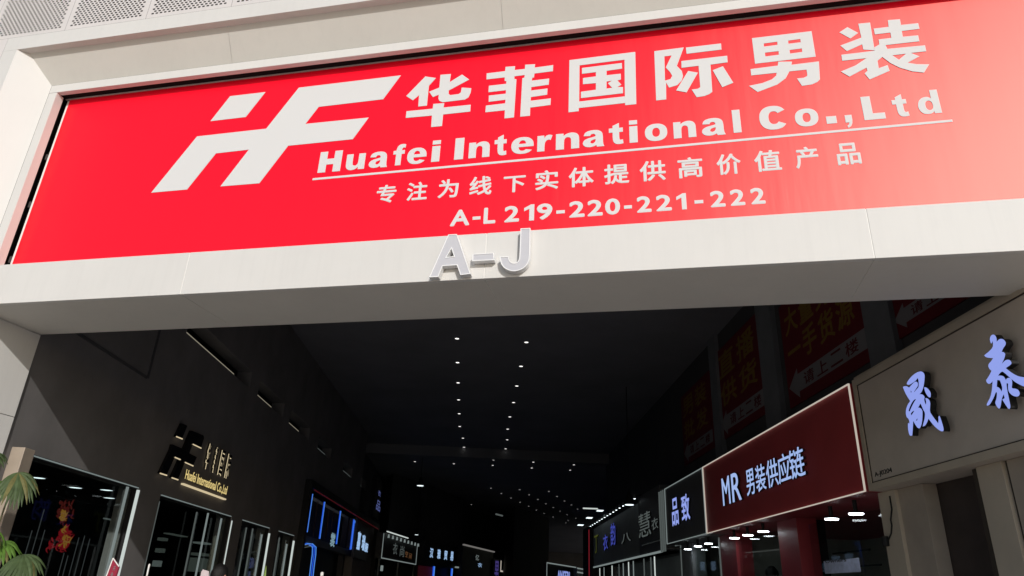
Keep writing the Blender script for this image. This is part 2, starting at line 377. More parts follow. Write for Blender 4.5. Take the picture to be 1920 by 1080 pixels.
# rim: four flat bars round the banner (top and sides; the fascia closes the bottom)
MB().box(FA, rimL, XR+.06, inT, rimT, VF, VF+.06).build('rim_bar', M['white'], portal, bevel=.004)
MB().box(FA, rimL, inL, fz1+.002, inT-.002, VF+.001, VF+.10).build('rim_bar', M['white'], portal, bevel=.004)
MB().box(FA, XR, XR+.06, fz1+.002, inT-.002, VF+.001, VF+.06).build('rim_bar', M['white'], portal, bevel=.004)
# splayed reveal with a level lip above it
lip = .08; tt = lip/(VF-VP)
lipX = outL + (rimL-outL)*tt; oR = XR+.06+(rimL-outL); lipR = oR-(rimL-outL)*tt
jT = [FA.at(x, y, VP+lip)[0] for x, y in ((428, 45), (936, 5))]
MB().quad((outL, VP, outT), (oR, VP, outT), (lipR, VP+lip, outT), (lipX, VP+lip, outT)).build('reveal_lip', M['white_b'], portal)
te = [None, *jT, jT[1]+(jT[1]-jT[0]), None]
for k in range(4):
    a0 = lipX if k == 0 else te[k]+.0012; a1 = lipR if k == 3 else te[k+1]-.0012
    b0 = rimL if k == 0 else te[k]+.0012; b1 = XR+.06 if k == 3 else te[k+1]-.0012
    MB().quad((a0, VP+lip, outT), (a1, VP+lip, outT), (b1, VF, rimT), (b0, VF, rimT)).build('reveal_panel', M['white_b'], portal)
MB().quad((lipX, VP+lip+.02, outT+.01), (lipR, VP+lip+.02, outT+.01), (XR, VF+.02, rimT+.02), (rimL, VF+.02, rimT+.02)).build('reveal_backing', M['joint'], portal)
zb = fz1-.3
MB().quad((outL, VP, outT), (lipX, VP+lip, outT), (rimL, VF, rimT), (rimL, VF, zb), (outL, VP, zb)).build('reveal_panel', M['white'], portal)
MB().quad((oR, VP, outT), (lipR, VP+lip, outT), (XR+.06, VF, rimT), (XR+.06, VF, zb), (oR, VP, zb)).build('reveal_panel', M['white'], portal)
MB().box(FA, inL-.6, XR+.6, fz0+.1, inT+.5, VS+.16, VS+.2).build('back_board', M['void'], portal)
MB().box(FA, rimL+.001, rimL+.02, fz0+.1, inT+.015, VF+.13, VS+.158).build('cavity_side', M['void'], portal)
MB().box(FA, rimL, XR+.06, inT+.015, inT+.035, VF+.065, VS+.158).build('cavity_lid', M['void'], portal)
# jambs of the opening
jx = atz(80, 630, fz0-EYE).x
JW = 2.2
for (x0, x1, nm) in ((jx-JW, jx, 'jamb_left'), (3.7, 3.7+JW, 'jamb_right')):
    h = 3.1
    MB().wb(x0, x1, VF+.06, VB-.002, 0, h-.003).build('jamb_panel', M['white'], portal, bevel=.004)
    MB().wb(x0, x1, VF+.06, VB-.002, h+.003, fz0-.001).build('jamb_panel', M['white'], portal, bevel=.004)
# perforated cladding above and beside the reveal
def perf_panel(u0, u1, v0, v1, y, hole=.030, pitch=.052, margin=.045):
    b = MB(); q = lambda a, c, e, f: b.quad((a, y, e), (c, y, e), (c, y, f), (a, y, f))
    n = int((u1-u0-2*margin)/pitch); m_ = int((v1-v0-2*margin)/(pitch*.62)); ph = pitch*.62; hh = .020
    v = v0
    for r_ in range(m_):
        c = v0+margin+(r_+.5)*ph; q(u0, u1, v, c-hh/2); v = c+hh/2; u = u0
        for k in range(n-(r_ % 2)):
            x = u0+margin+(k+.5+(.5 if r_ % 2 else 0))*pitch; q(u, x-hole/2, c-hh/2, c+hh/2); u = x+hole/2
        q(u, u1, c-hh/2, c+hh/2)
    q(u0, u1, v, v1); return b
band = .19; pw = 1.04
for j_ in edges[1:-1]:
    MB().box(FA, j_-.0027, j_+.0027, fz0+.004, fz1-.004, VF+.0035, VF+.045).build('joint_strip', M['seal'], portal)
    MB().box(FA, j_-.0027, j_+.0027, fz0+.006, fz0+.028, VF+.06, VB-.14).build('joint_strip', M['seal'], portal)
first = FA.at(124, 49, VP)[0]-4*pw
k = 0
vz = outT+band
while first+k*pw < 5.5:
    a = first+k*pw
    if a+pw < outL-.02 and k < 3:
        perf_panel(a+.0015, a+pw-.0015, 3.2, vz-.004, VP).build('perforated_panel', M['perf'], portal)
    perf_panel(a+.0015, a+pw-.0015, vz+.001, vz+3.0, VP).build('perforated_panel', M['perf'], portal)
    k += 1
aL = first+3*pw
if True:
    perf_panel(aL+.002, outL-band, 3.2, vz-.001, VP).build('perforated_panel', M['perf'], portal)
aL = outL-band
MB().box(FA, aL+.002, outL, 3.2, outT, VP, VP+.03).build('margin_panel', M['white'], portal)
MB().box(FA, aL+.002, oR, outT+.0015, vz-.001, VP, VP+.03).build('margin_panel', M['white'], portal)
MB().box(FA, oR, oR+1.6, 3.2, outT, VP, VP+.03).build('margin_panel', M['white'], portal)
MB().box(FA, first-.5, oR+1.6, outT+.02, vz+3.2, VP+.06, VP+.1).build('cladding_cavity', M['cavity'], portal)
MB().box(FA, first-.5, aL-.05, 3.2, outT+.01, VP+.06, VP+.1).build('cladding_cavity', M['cavity'], portal)

# ------------------------------------------------------------------ the red banner
sTL, sTR = FA.at(128, 192, VS), FA.at(1665, 0, VS)
sT = (sTL[1]+sTR[1])/2; sL = FA.at(125, 194, VS)[0]
ban = thing('shop_banner', (-1.2, VS, fz1-.1), 'wide red shop banner with white emblem and lettering inside the white portal frame', 'banner')
MB().box(FA, sL+.03, XR-.04, fz1-.12, sT, VS, VS+.03).build('panel', M['red'], ban)
MB().box(FA, sL, sL+.028, fz1-.12, sT-.01, VS+.004, VS+.03).build('edge_strip', M['whiteplastic'], ban)
MB().box(FA, sL-.02, XR-.02, sT+.004, sT+.05, VS-.012, VS+.03).build('top_rail', M['rail_top'], ban)
br = MB()
for i in range(9):
    u_ = sL+.5+i*1.15
    br.box(FA, u_, u_+.05, sT+.052, inT+.012, VS+.02, VS+.06)
br.build('bracket', M['rail'], ban)
cl = MB()
for v_ in (.1, .75, 1.35): cl.box(FA, sL-.02, sL-.003, fz1+v_, fz1+v_+.07, VS-.01, VS+.02)
cl.build('clamp', M['rail'], ban)
D1 = VS-.004
C1 = lambda L: FA.pts(crop(L, 740, 120, 6), D1)
C2 = lambda L: FA.pts(crop(L, 1050, 80, 5.647), D1)
C3 = lambda L: FA.pts(crop(L, 1390, 30, 5.0526), D1)
CL = lambda L: FA.pts(crop(L, 270, 130, 3.84), D1)
shape(FA, 'emblem', [[CL([(620,193),(875,163),(732,343),(478,373)])],
    [CL([(1115,132),(1850,43),(1722,215),(1258,270),(1162,393),(1618,347),(1503,503),(1038,550),(830,820),(550,843),(755,578),(518,605),(310,865),(52,888),(382,483),(880,427)])]], D1, .002, M['print'], ban)
shape(FA, 'character', [[C1([(345,140),(465,157),(385,245),(362,468),(265,478),(275,350),(205,408),(130,360)])],
    [C1([(515,122),(632,112),(620,203),(758,118),(838,175),(608,298),(607,335),(625,350),(720,338),(745,318),(755,265),(862,272),(855,320),(830,375),(790,400),(540,430),(505,415),(492,390),(496,345),(430,372),(388,312),(503,265)])],
    [C1([(435,450),(558,440),(550,490),(855,458),(850,535),(545,568),(532,698),(410,710),(420,580),(125,607),(133,532),(428,503)])]], D1, .002, M['print'], ban)
shape(FA, 'character', [[C1([(1035,105),(1243,80),(1247,32),(1355,24),(1350,67),(1465,55),(1468,8),(1580,2),(1575,40),(1783,12),(1780,80),(1572,107),(1568,150),(1548,155),(1542,187),(1738,163),(1733,232),(1537,260),(1535,298),(1720,275),(1715,345),(1532,372),(1530,413),(1757,386),(1752,460),(1525,490),(1522,582),(1412,592),(1436,160),(1460,152),(1462,123),(1347,138),(1346,168),(1370,172),(1342,600),(1235,612),(1240,520),(1020,543),(1027,468),(1243,442),(1247,402),(1057,425),(1060,355),(1250,333),(1252,294),(1055,317),(1060,245),(1255,222),(1257,193),(1237,190),(1238,150),(1033,173)])]], D1, .002, M['print'], ban)
shape(FA, 'character', [[C2([(100,185),(797,97),(808,650),(690,662),(690,638),(198,692),(198,725),(90,737)]), C2([(207,240),(683,180),(687,568),(203,623)])],
    [C2([(233,268),(655,215),(657,275),(493,298),(493,345),(643,328),(645,390),(608,400),(650,445),(607,470),(667,470),(667,535),(222,587),(222,520),(380,498),(380,428),(243,440),(243,375),(380,357),(380,312),(233,330)]), C2([(493,412),(550,402),(507,430),(553,478),(493,486)])]], D1, .002, M['print'], ban)
shape(FA, 'character', [[C2([(998,90),(1310,50),(1237,245),(1290,300),(1302,350),(1290,400),(1240,450),(1155,475),(1123,420),(1125,600),(1018,612)]), C2([(1105,145),(1182,135),(1120,262),(1165,310),(1188,350),(1170,385),(1112,402)])],
    [C2([(1333,52),(1705,8),(1710,73),(1340,118)])],
    [C2([(1285,195),(1770,138),(1775,208),(1593,233),(1613,520),(1580,545),(1530,565),(1447,578),(1395,497),(1460,488),(1485,472),(1467,245),(1287,267)])],
    [C2([(1357,300),(1460,318),(1340,527),(1230,507)])], [C2([(1725,250),(1835,425),(1718,473),(1617,293)])]], D1, .002, M['print'], ban)
shape(FA, 'character', [[C3([(100,210),(665,143),(705,385),(130,452)]), C3([(212,260),(340,243),(343,273),(215,290)]), C3([(443,233),(558,217),(563,248),(447,263)]), C3([(223,347),(353,332),(355,367),(228,383)]), C3([(457,322),(573,307),(577,340),(462,356)])],
    [C3([(87,503),(345,470),(350,433),(480,432),(475,462),(735,430),(745,600),(720,625),(670,648),(575,662),(527,592),(590,585),(622,570),(625,555),(617,508),(455,525),(420,590),(340,650),(155,720),(72,662),(200,635),(290,600),(330,565),(335,538),(93,563)])]], D1, .002, M['print'], ban)
shape(FA, 'character', [[C3([(1005,105),(1107,160),(1033,213),(928,155)])], [C3([(1107,73),(1220,62),(1258,295),(1262,325),(1155,318),(1145,268),(1000,333),(937,280),(1137,205)])],
    [C3([(1387,40),(1503,30),(1512,85),(1675,68),(1688,122),(1520,143),(1530,197),(1675,183),(1687,240),(1366,276),(1308,278),(1300,222),(1420,208),(1412,157),(1265,175),(1253,120),(1395,103)])],
    [C3([(1260,297),(1308,270),(1365,274),(1383,312),(1740,278),(1752,335),(1605,350),(1688,383),(1575,443),(1660,457),(1780,458),(1730,537),(1620,525),(1500,490),(1410,445),(1335,388),(1290,425),(1302,495),(1385,465),(1405,520),(1215,603),(1167,545),(1195,520),(1185,490),(1025,575),(942,527),(1080,470),(1185,400),(955,425),(947,368),(1262,330)]), C3([(1430,373),(1560,358),(1493,415)])]], D1, .002, M['print'], ban)
# latin line, letter by letter between measured left and right edges
lat = [('H',595,324,643,283),('u',647,318,686,289),('a',690,314,729,284),('f',735,309,762,268),('e',762,307,801,277),('i',808,304,827,263),
       ('I',851,301,871,259),('n',878,297,919,265),('t',926,293,951,253),('e',958,290,1001,257),('r',1007,286,1036,252),('n',1042,282,1086,248),('a',1092,278,1133,242),('t',1141,273,1169,229),('i',1179,269,1196,224),('o',1208,266,1252,230),('n',1261,260,1306,222),('a',1313,256,1361,217),('l',1371,250,1391,204),
       ('C',1420,242,1479,196),('o',1487,237,1537,200),('.',1548,232,1570,217),(',',1583,240,1601,215),('L',1612,226,1662,180),('t',1668,219,1706,175),('d',1713,214,1767,167)]
def unlean(x0, yb, x1, yt):            # corners of an upright glyph from its pixel bounds (verticals converge upwards)
    k = (((x0+x1)/2-1087)/((yb+yt)/2+2522))*(yb-yt)
    return (x0+k, x1-k) if k > 0 else (x0, x1)
def lat_items():
    out = []; H0 = FA.at(595, 322, D1)[1]
    for ch, x0, yb, x1, yt in lat:
        x0, x1 = unlean(x0, yb, x1, yt)
        b = FA.at(x0, yb, D1); t_ = FA.at(x1, yt, D1)
        out.append((ch, (b[0], b[1], t_[0], t_[1])))
    return out
LI = lat_items()
def fit(xy):                                 # least-squares line through (u, v) pairs: the print hangs very slightly askew
    n = len(xy); mx = sum(p[0] for p in xy)/n; my = sum(p[1] for p in xy)/n
    k = sum((p[0]-mx)*(p[1]-my) for p in xy)/sum((p[0]-mx)**2 for p in xy); return lambda u: my+k*(u-mx)
wspan = lambda ch: {'H': 'cap', 'I': 'cap', 'L': 'cap', 'C': 'cap', 'f': 'cap', 'i': 'cap', 'l': 'cap', 'd': 'cap', 't': 'tee'}.get(ch, 'x')
fb = fit([(b_[0], b_[1]) for c_, b_ in LI if c_ != ','])
hs_ = {}
for c_, b_ in LI:
    if c_ not in '.,': hs_.setdefault(wspan(c_), []).append(b_[3]-fb(b_[0]))
hs_ = {k_: sum(v_)/len(v_) for k_, v_ in hs_.items()}; items = []
for c_, b_ in LI:
    ov = .005 if c_ in 'oeaCu' else 0; lo = fb(b_[0])
    if c_ in '.,': items.append((c_, (b_[0], lo if c_ == '.' else b_[1], b_[2], b_[3]))); continue
    items.append((c_, (b_[0], lo-ov, b_[2], lo+hs_[wspan(c_)]+ov*.5)))
heavy(FA, 'letter', items, D1, .002, M['print'], ban)
ul = FA.pts([(586, 336), (1786, 226)], D1)
shape(FA, 'underline', [[(ul[0][0], ul[0][1]-.012), (ul[1][0], ul[1][1]-.012), (ul[1][0], ul[1][1]+.011), (ul[0][0], ul[0][1]+.011)]], D1, .002, M['print'], ban)
# slogan, 14 characters evenly set
slog = [('专',704,745,343,380),('注',761,803,338,376),('为',820,861,334,372),('线',879,923,329,368),('下',943,986,325,363),('实',1003,1047,319,358),('体',1066,1113,314,353),('提',1132,1180,306,347),('供',1198,1249,299,341),
        ('高',1269,1319,293,334),('价',1341,1391,285,328),('值',1411,1467,279,322),('产',1487,1538,273,317),('品',1564,1617,266,310)]
it_ = []
for ch, x0, x1, yt, yb in slog:
    x0, x1 = unlean(x0, yb, x1, yt); A, B = FA.at(x0, yb, D1), FA.at(x1, yt, D1); it_.append((ch, (A[0], A[1], B[0], B[1])))
fb = fit([(b_[0], b_[1]) for c_, b_ in it_]); ft = fit([(b_[0], b_[3]) for c_, b_ in it_])
it_ = [(c_, (b_[0], fb(b_[0]), b_[2], ft(b_[0]) - (.03 if c_ == '下' else 0))) for c_, b_ in it_]
text(FA, 'character', it_, D1, .002, M['print'], ban, bold=.022)
nums = [('A',843,425,882,391),('-',886,411,901,406),('L',906,420,930,388),('2',945,416,974,385),('1',982,414,1002,384),('9',1006,412,1036,380),('-',1043,400,1059,395),('2',1067,408,1096,376),('2',1101,406,1130,373),('0',1134,404,1163,370),('-',1170,391,1185,386),('2',1193,400,1222,368),('2',1229,397,1260,365),('1',1267,394,1288,361),('-',1302,382,1319,377),('2',1330,389,1361,357),('2',1367,386,1398,354),('2',1405,382,1436,350)]
it_ = []
nbx = [(ch, *unlean(x0, yb, x1, yt), yb, yt) for ch, x0, yb, x1, yt in nums]
nq = [(c, FA.at(x0, yb, D1), FA.at(x1, yt, D1)) for c, x0, x1, yb, yt in nbx]
fb = fit([a for c, a, b_ in nq if c != '-']); ft = fit([b_ for c, a, b_ in nq if c != '-'])
for c, A, B in nq:
    lo, hi = fb(A[0]), ft(A[0]); mid = lo+(hi-lo)*.40
    it_.append((c, (A[0], lo, B[0], hi) if c != '-' else (A[0], mid-.016, B[0], mid+.016)))
text(FA, 'digit', [q for q in it_ if q[0] not in '1-'], D1, .002, M['print'], ban, bold=.03)
heavy(FA, 'digit', [q for q in it_ if q[0] in '1-'], D1, .002, M['print'], ban)

# ------------------------------------------------------------------ channel letters standing off the fascia
DL = VF-.068
J = lambda L: FA.pts(crop(L, 780, 420, 8), DL)
letters = [('A', [[(483,158),(612,150),(815,748),(665,764),(612,616),(398,630),(333,792),(195,800)], [(530,365),(568,482),(455,497)]], 'large grey channel letter A on the white fascia, left of the hyphen'),
  ('-', [[(848,450),(1165,430),(1172,540),(842,556)]], 'grey channel hyphen on the white fascia between the letters A and J'),
  ('J', [[(1568,66),(1714,58),(1705,480),(1698,540),(1675,600),(1630,652),(1560,692),(1470,712),(1385,695),(1310,650),(1268,585),(1256,490),(1385,483),(1395,530),(1420,570),(1470,590),(1520,572),(1545,530),(1552,480)]], 'large grey channel letter J on the white fascia, right of the hyphen')]
for ch, loops, lab in letters:
    pts = [J(smooth_loop(smooth_loop(l)) if ch == 'J' else l) for l in loops]
    if ch != 'J':
        cu = sum(p[0] for p in pts[0])/len(pts[0])
    cx = sum(p[0] for p in pts[0])/len(pts[0]); cz = min(p[1] for p in pts[0])
    t = thing('channel_letter', (cx, DL, cz), lab, 'letter', 'channel letters over the arcade mouth')
    def inset(L, k):
        n = len(L); out = []
        ar = sum(L[i][0]*L[(i+1) % n][1]-L[(i+1) % n][0]*L[i][1] for i in range(n)); sg = 1 if ar > 0 else -1
        for i in range(n):
            p0, p1, p2 = Vector(L[i-1]), Vector(L[i]), Vector(L[(i+1) % n])
            e1, e2 = (p1-p0).normalized(), (p2-p1).normalized(); n1, n2 = Vector((-e1.y, e1.x))*sg, Vector((-e2.y, e2.x))*sg
            b = (n1+n2); b /= max(.35, b.length_squared/2); q = p1+b*k; out.append((q.x, q.y))
        return out
    rim = [inset(pts[0], .007)] + [inset(p, -.007) for p in pts[1:]]
    # edge return: outline ring; face: slightly recessed acrylic
    shape(FA, 'face', rim, DL+.004, .004, M['alu'], t)
    ring = [pts[0], rim[0]]
    shape(FA, 'return', ring, DL, .058, M['alu_edge'], t)
    for h_, hr in zip(pts[1:], rim[1:]): shape(FA, 'return', [hr, h_], DL, .058, M['alu_edge'], t)
    pn = MB()
    for (x, y) in {'A': [(480, 560), (700, 700), (290, 720), (540, 260)], '-': [(900, 500), (1110, 490)], 'J': [(1640, 200), (1620, 520), (1330, 610)]}[ch]:
        p = J([(x, y)])[0]; pn.bar(FA.w(*p, DL+.02), FA.w(*p, VF), .006)
    pn.build('stand_off', M['steel'], t)

# ------------------------------------------------------------------ the arcade hall: walls, ceiling
CH = 5.8+EYE                                 # ceiling height
_j = atz(80, 630, fz0-EYE)
QL, QR, QU = -Vector((_j.x, VB, 0)).dot(QD)+.02, 4.2, 5.22                  # left wall, right shop fronts, right upper wall
hall = thing('arcade_building', tuple(PD*20), 'dark shopping arcade hall with black ceiling running back behind the white portal', 'building')
wt = LW.at(65, 848, QL)[1]; wt2 = LW.at(262, 917, QL)[1]; WT = (wt+wt2)/2   # top of the display windows
sN = LW.at(566, 905, QL)[0]; sE = 29.0
win = [((60, 846), (262, 917)), ((300, 933), (434, 975)), ((453, 983), (505, 1000)), ((521, 1005), (551, 1013))]
wu = [(LW.at(*a, QL)[0], LW.at(*b, QL)[0]) for a, b in win]
sBlueTop = LW.at(588, 922, QL)[1]
uS = LW.a.dot(Vector((jx, VB, 0))) + .0
slots = [((350, 622), (470, 716)), ((484, 735), (530, 780)), ((541, 798), (578, 828)), ((594, 851), (618, 870)), ((642, 890), (658, 902)), ((675, 918), (684, 925))]
slz = LW.at(350, 622, QL)[1]
so_ = []
for a, b in slots:
    u0, u1 = LW.at(*a, QL)[0], LW.at(*b, QL)[0]; so_.append((u0, u1))
outline = [(uS, .0), (sE, .0), (sE, CH+.3), (uS, CH+.3)]
rect = lambda u0, u1, v0, v1: [(u0, v0), (u0, v1), (u1, v1), (u1, v0)]
uBl, uBr = LW.at(575, 915, QL)[0], LW.at(703, 985, QL)[0]
holes = [rect(a, b, .35, WT) for a, b in wu] + [rect(a, b, slz-.02, slz+.32) for a, b in so_] + [rect(uBl, uBr, .05, sBlueTop)]
shape(LW, 'side_wall', [outline]+holes, QL, .3, M['wall'], hall)
MB().box(LW, uS, sE, slz-.3, slz+.6, QL+.75, QL+.8).build('niche_back', M['black'], hall)
MB().box(LW, uS, sE, slz+.5, slz+.55, QL+.31, QL+.74).build('niche_back', M['black'], hall)
for i, (a, b) in enumerate(so_):
    f = (0, .72, .55, .5, .6, .9, .9)[i+1]
    MB().box(LW, a+.02, a+(b-a)*f, slz-.004, slz+.010, QL+.015, QL+.05).build('niche_lamp', M['slot_light' if i < 3 else 'led_faint'], hall)
# faint raised panel on the near wall
pp = LW.pts([(128, 632), (276, 709), (293, 628), (250, 590)], QL)
MB().box(LW, pp[1][0]-.02, pp[1][0]+.03, pp[1][1], CH, QL-.012, QL).build('wall_batten', M['wall_dark'], hall)
MB().box(LW, uS+.1, pp[1][0]-.022, pp[1][1]-.02, pp[1][1]+.02, QL-.012, QL).build('wall_batten', M['wall_dark'], hall)
# ceiling, bulkhead, lower far ceiling
sB = 5.36*5.8
MB().box(RW, -sB, -2.9, CH, CH+.2, -QL-.0, QU+.2).build('ceiling', M['ceil'], hall) if False else None
cl_ = MB(); cl_.hexa([LW.w(uS+.2, CH, QL+.4), LW.w(sB, CH, QL+.4), LW.w(sB, CH, -QU-.2), LW.w(4.2, CH, -QU-.2)], [LW.w(uS+.2, CH+.2, QL+.4), LW.w(sB, CH+.2, QL+.4), LW.w(sB, CH+.2, -QU-.2), LW.w(4.2, CH+.2, -QU-.2)])
cl_.build('ceiling', M['ceil'], hall)
MB().box(LW, sB-.001, sB+.4, CH-.42, CH+.2, QL+8, -QU-6).build('bulkhead', M['beam'], hall)
CH2 = CH-.38
MB().box(LW, sB+.401, 112, CH2, CH2+.2, QL+8, -24).build('ceiling', M['ceil'], hall)
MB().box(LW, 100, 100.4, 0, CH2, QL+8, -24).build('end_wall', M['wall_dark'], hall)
MB().box(LW, sE-.3, sE-.05, 0, CH+.2, QL+.301, QL+9).build('side_wall', M['wall_dark'], hall)  # unseen walls and ceiling piece added here to keep sky light out
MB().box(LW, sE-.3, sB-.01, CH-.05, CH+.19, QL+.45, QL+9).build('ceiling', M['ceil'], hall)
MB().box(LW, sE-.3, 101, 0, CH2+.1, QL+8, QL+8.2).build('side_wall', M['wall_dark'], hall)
zb0 = RW.at(1620, 922, QR)[1]
# right upper wall behind the shops, and its pilasters
uRe = 32.0
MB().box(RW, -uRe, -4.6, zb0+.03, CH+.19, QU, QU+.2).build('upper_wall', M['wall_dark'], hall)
for (x0, y0, x1, y1) in ((1427, 700, 1455, 690), (1618, 600, 1668, 590), (1335, 760, 1348, 760)):
    a, b = RW.at(x0, y0, QU-.1)[0], RW.at(x1, y1, QU-.1)[0]
    MB().box(RW, a, b, 2.5, CH-.002, QU-.1, QU-.001).build('pilaster', M['pilaster'], hall)
MB().box(FA, 2.95, 3.75, 0, CH, VB+.02, VB+.17).build('side_wall', M['wall_dark'], hall)
# far right: the hall widens past the shops; brown wall at its end
MB().box(RW, -60, -uRe-.0, 0, CH2, QU+6, QU+6.2).build('side_wall', M['brown_dark'], hall)
MB().box(LW, uRe, uRe+.2, 0, CH2, -QU-.3, -QU-6).build('side_wall', M['wall_dark'], hall)

# ------------------------------------------------------------------ ceiling downlights
def downlight(c, r, lens, label, group):
    t = thing('downlight', c, label, 'ceiling light', group)
    MB().lathe(c, [(r*1.35, 0), (r*1.35, -.012), (r*1.02, -.016), (r*1.02, .0)], 20).build('trim', M['beam'], t)
    MB().lathe(c, [(r, -.004), (r, -.012)], 20).build('lens', lens, t)
    return t
protos = {}
def put_light(key, c, r, lens, label, group):
    if key not in protos:
        protos[key] = downlight(c, r, lens, label, group); return protos[key]
    p = protos[key]; o = p.copy(); COL.objects.link(o); o.location = c; o['label'] = label
    for ch in p.children:
        d = ch.copy(); COL.objects.link(d); d.parent = o
    return o
ordn = ['nearest', 'second', 'third', 'fourth', 'fifth', 'sixth', 'seventh', 'eighth']
rowL = [(857,634),(858,679),(859,717),(860,749),(861,775),(862,799),(868,821),(870,838)]
rowR = [(987,641),(977,686),(969,723),(963,754),(956,781),(952,804),(951,824),(948,841)]
for row, side in ((rowL, 'left'), (rowR, 'right')):
    for i, (x, y) in enumerate(row):
        c = atz(x, y, 5.8); c.z = CH
        put_light('near', c, .050, M['lamp'], f'{ordn[i]} round downlight from the entrance in the {side} row on the black ceiling', 'two rows of ceiling downlights')
cross1 = [(772,854),(849,858),(925,862),(1000,866),(1076,871)]; cross2 = [(778,865),(851,869),(924,872),(997,877),(1069,881)]
for row, nm in ((cross1, 'nearer'), (cross2, 'farther')):
    for i, (x, y) in enumerate(row):
        c = atz(x, y, CH2-EYE); c.z = CH2
        put_light('mid', c, .050, M['lamp'], f'{["leftmost","second from left","middle","second from right","rightmost"][i]} downlight of the {nm} cross row just past the ceiling beam', 'cross rows of downlights')
far_ = [(334,394),(415,435),(491,471),(561,504),(628,535),(688,565),(748,591),(558,406),(632,446),(700,482),(762,516),(820,546),(873,574),(926,602),(785,419),(849,459),(908,494),(961,525),(1010,557),(818,619),(759,636),(996,629),(936,646),(917,664),(630,669),(181,522),(590,658)]
for x, y in far_:
    X, Y = 840+x/4.153, 820+y/4.153; c = atz(X, Y, CH2-EYE); c.z = CH2
    if c.y > 97: continue
    put_light('far', c, .05, M['lamp_far'], 'tiny downlight among the scattered lights on the far ceiling', 'scattered lights of the far ceiling')

# ------------------------------------------------------------------ left side: display windows
roomd = 3.2
def strip_uv(fr, d, u, v0, v1, w, m, parent, name): return MB().box(fr, u-w, u+w, v0, v1, d-.012, d+.012).build(name, m, parent)
lab_w = ['widest glass display window with red and gold ornament, beside the palm', 'glass display window under the black and gold wall sign', 'narrow glass display window with four upright light lines', 'narrowest glass display window next to the blue neon shopfront']
strips = [[((258,918),(222,1080),'led_white',.028), ((238,912),(196,1078),'led_dim',.02)],
          [((433,976),(418,1056),'led_white',.03), ((414,972),(393,1078),'led_dim',.02), ((389,962),(366,1080),'led_dim',.014), ((368,960),(345,1080),'led_faint',.008), ((297,940),(268,1060),'led_faint',.006)],
          [((504,1000),(492,1075),'led_white',.04), ((490,1002),(477,1080),'led_dim',.03), ((473,991),(457,1080),'led_faint',.02), ((461,989),(446,1075),'led_faint',.014)],
          [((550,1014),(540,1080),'led_white',.055), ((537,1020),(527,1080),'led_dim',.035), ((523,1008),(514,1072),'led_faint',.022)]]
for i, ((u0, u1), lab) in enumerate(zip(wu, lab_w)):
    t = thing('display_window', tuple(LW.w((u0+u1)/2, .35, QL)), lab, 'shop window', 'glass display windows along the left wall')
    MB().box(LW, u0+.01, u1-.01, .36, WT-.01, QL+.10, QL+.112).build('glass', M['glass'], t)
    fr_ = MB(); fr_.box(LW, u0, u1, WT-.035, WT-.001, QL+.02, QL+.10); fr_.box(LW, u0, u0+.04, .36, WT-.036, QL+.02, QL+.10); fr_.box(LW, u1-.04, u1, .36, WT-.036, QL+.02, QL+.10)
    fr_.build('frame', M['black'], t)
    MB().box(LW, u0+.05, u1-.02, WT-.018, WT-.006, QL+.005, QL+.019).build('light_line', M['led_dim'], t)
    for p, q, mm, w_ in strips[i]:
        A = LW.at(*p, QL+.02); B = LW.at(*q, QL+.02)
        MB().box(LW, A[0]-w_, A[0]+w_, .4, min(A[1], WT-.04), QL-.004, QL+.019).build('light_line', M[mm], t)
ra, rb = wu[0][0]-.3, uBl-.4
rm = MB(); rm.box(LW, ra, rb, .2, WT+.3, QL+roomd, QL+roomd+.1); rm.box(LW, ra-.1, ra, .2, WT+.3, QL+.32, QL+roomd); rm.box(LW, rb, rb+.1, .2, WT+.3, QL+.32, QL+roomd)
rm.box(LW, ra, rb, WT+.18, WT+.3, QL+.32, QL+roomd); rm.box(LW, ra, rb, .2, .3, QL+.32, QL+roomd)
rm.build('shop_room', M['black'], hall)
# things inside the first window
rl = MB()
for x0, y0, x1, y1 in ((345,560,262,880),(250,725,205,885),(350,720,300,910),(615,780,550,1050),(660,765,590,1060),(700,790,630,1060),(530,920,495,1050),(500,900,470,1040)):
    p, q = LW.at(x0/4.153, 820+y0/4.153, QL+1.6), LW.at(x1/4.153, 820+y1/4.153, QL+1.6)
    rl.bar(LW.w(p[0], p[1], QL+1.6), LW.w(p[0], .5, QL+1.6), .006)
em('rod_glow', (.22, .24, .25), .18)  # faint glow in the rods' colour makes them show in the dark
tag(rl.build('clothes_rail', M['rod_glow']), 'thin upright clothes rails inside the first display window', 'clothes rail')
em('orn_red', (.45, .015, .025), .30); em('orn_gold', (.7, .33, .05), .26); em('orn_dark', (.10, .012, .01), .5)  # glow put into the ribbon colours instead of light falling on them
orn = thing('festive_ornament', tuple(LW.w(*LW.at(115, 1031, QL+1.2), QL+1.2)), 'red and gold festive ornament inside the widest display window', 'ornament')
def blob(fr, c, d, rx, ry, n, m, parent, name, seed):
    rnd = random.Random(seed); b = MB()
    for i in range(n):
        a, r_ = rnd.uniform(0, 6.28), math.sqrt(rnd.random()); x, y = c[0]+rx*r_*math.cos(a), c[1]+ry*r_*math.sin(a)
        a2 = rnd.uniform(0, 6.28); P = []
        for k in range(5):
            tt_ = k/4; P.append(fr.w(x+.05*tt_*math.cos(a2+1.6*tt_)*1.6, y+.05*tt_*math.sin(a2+1.6*tt_)*1.6, d+rnd.uniform(-.06, .06)*0+.03*math.sin(3*tt_)))
        b.tube(P, [.004, .012, .014, .010, .003], 6)
    return b.build(name, m, parent, smooth=True)
oc = LW.at(120, 1008, QL+1.2); oc2 = LW.at(118, 968, QL+1.2); oc3 = LW.at(95, 1023, QL+1.2)
blob(LW, (oc[0]+.05, oc[1]), QL+1.2, .17, .16, 60, M['orn_red'], orn, 'ribbon', 3)
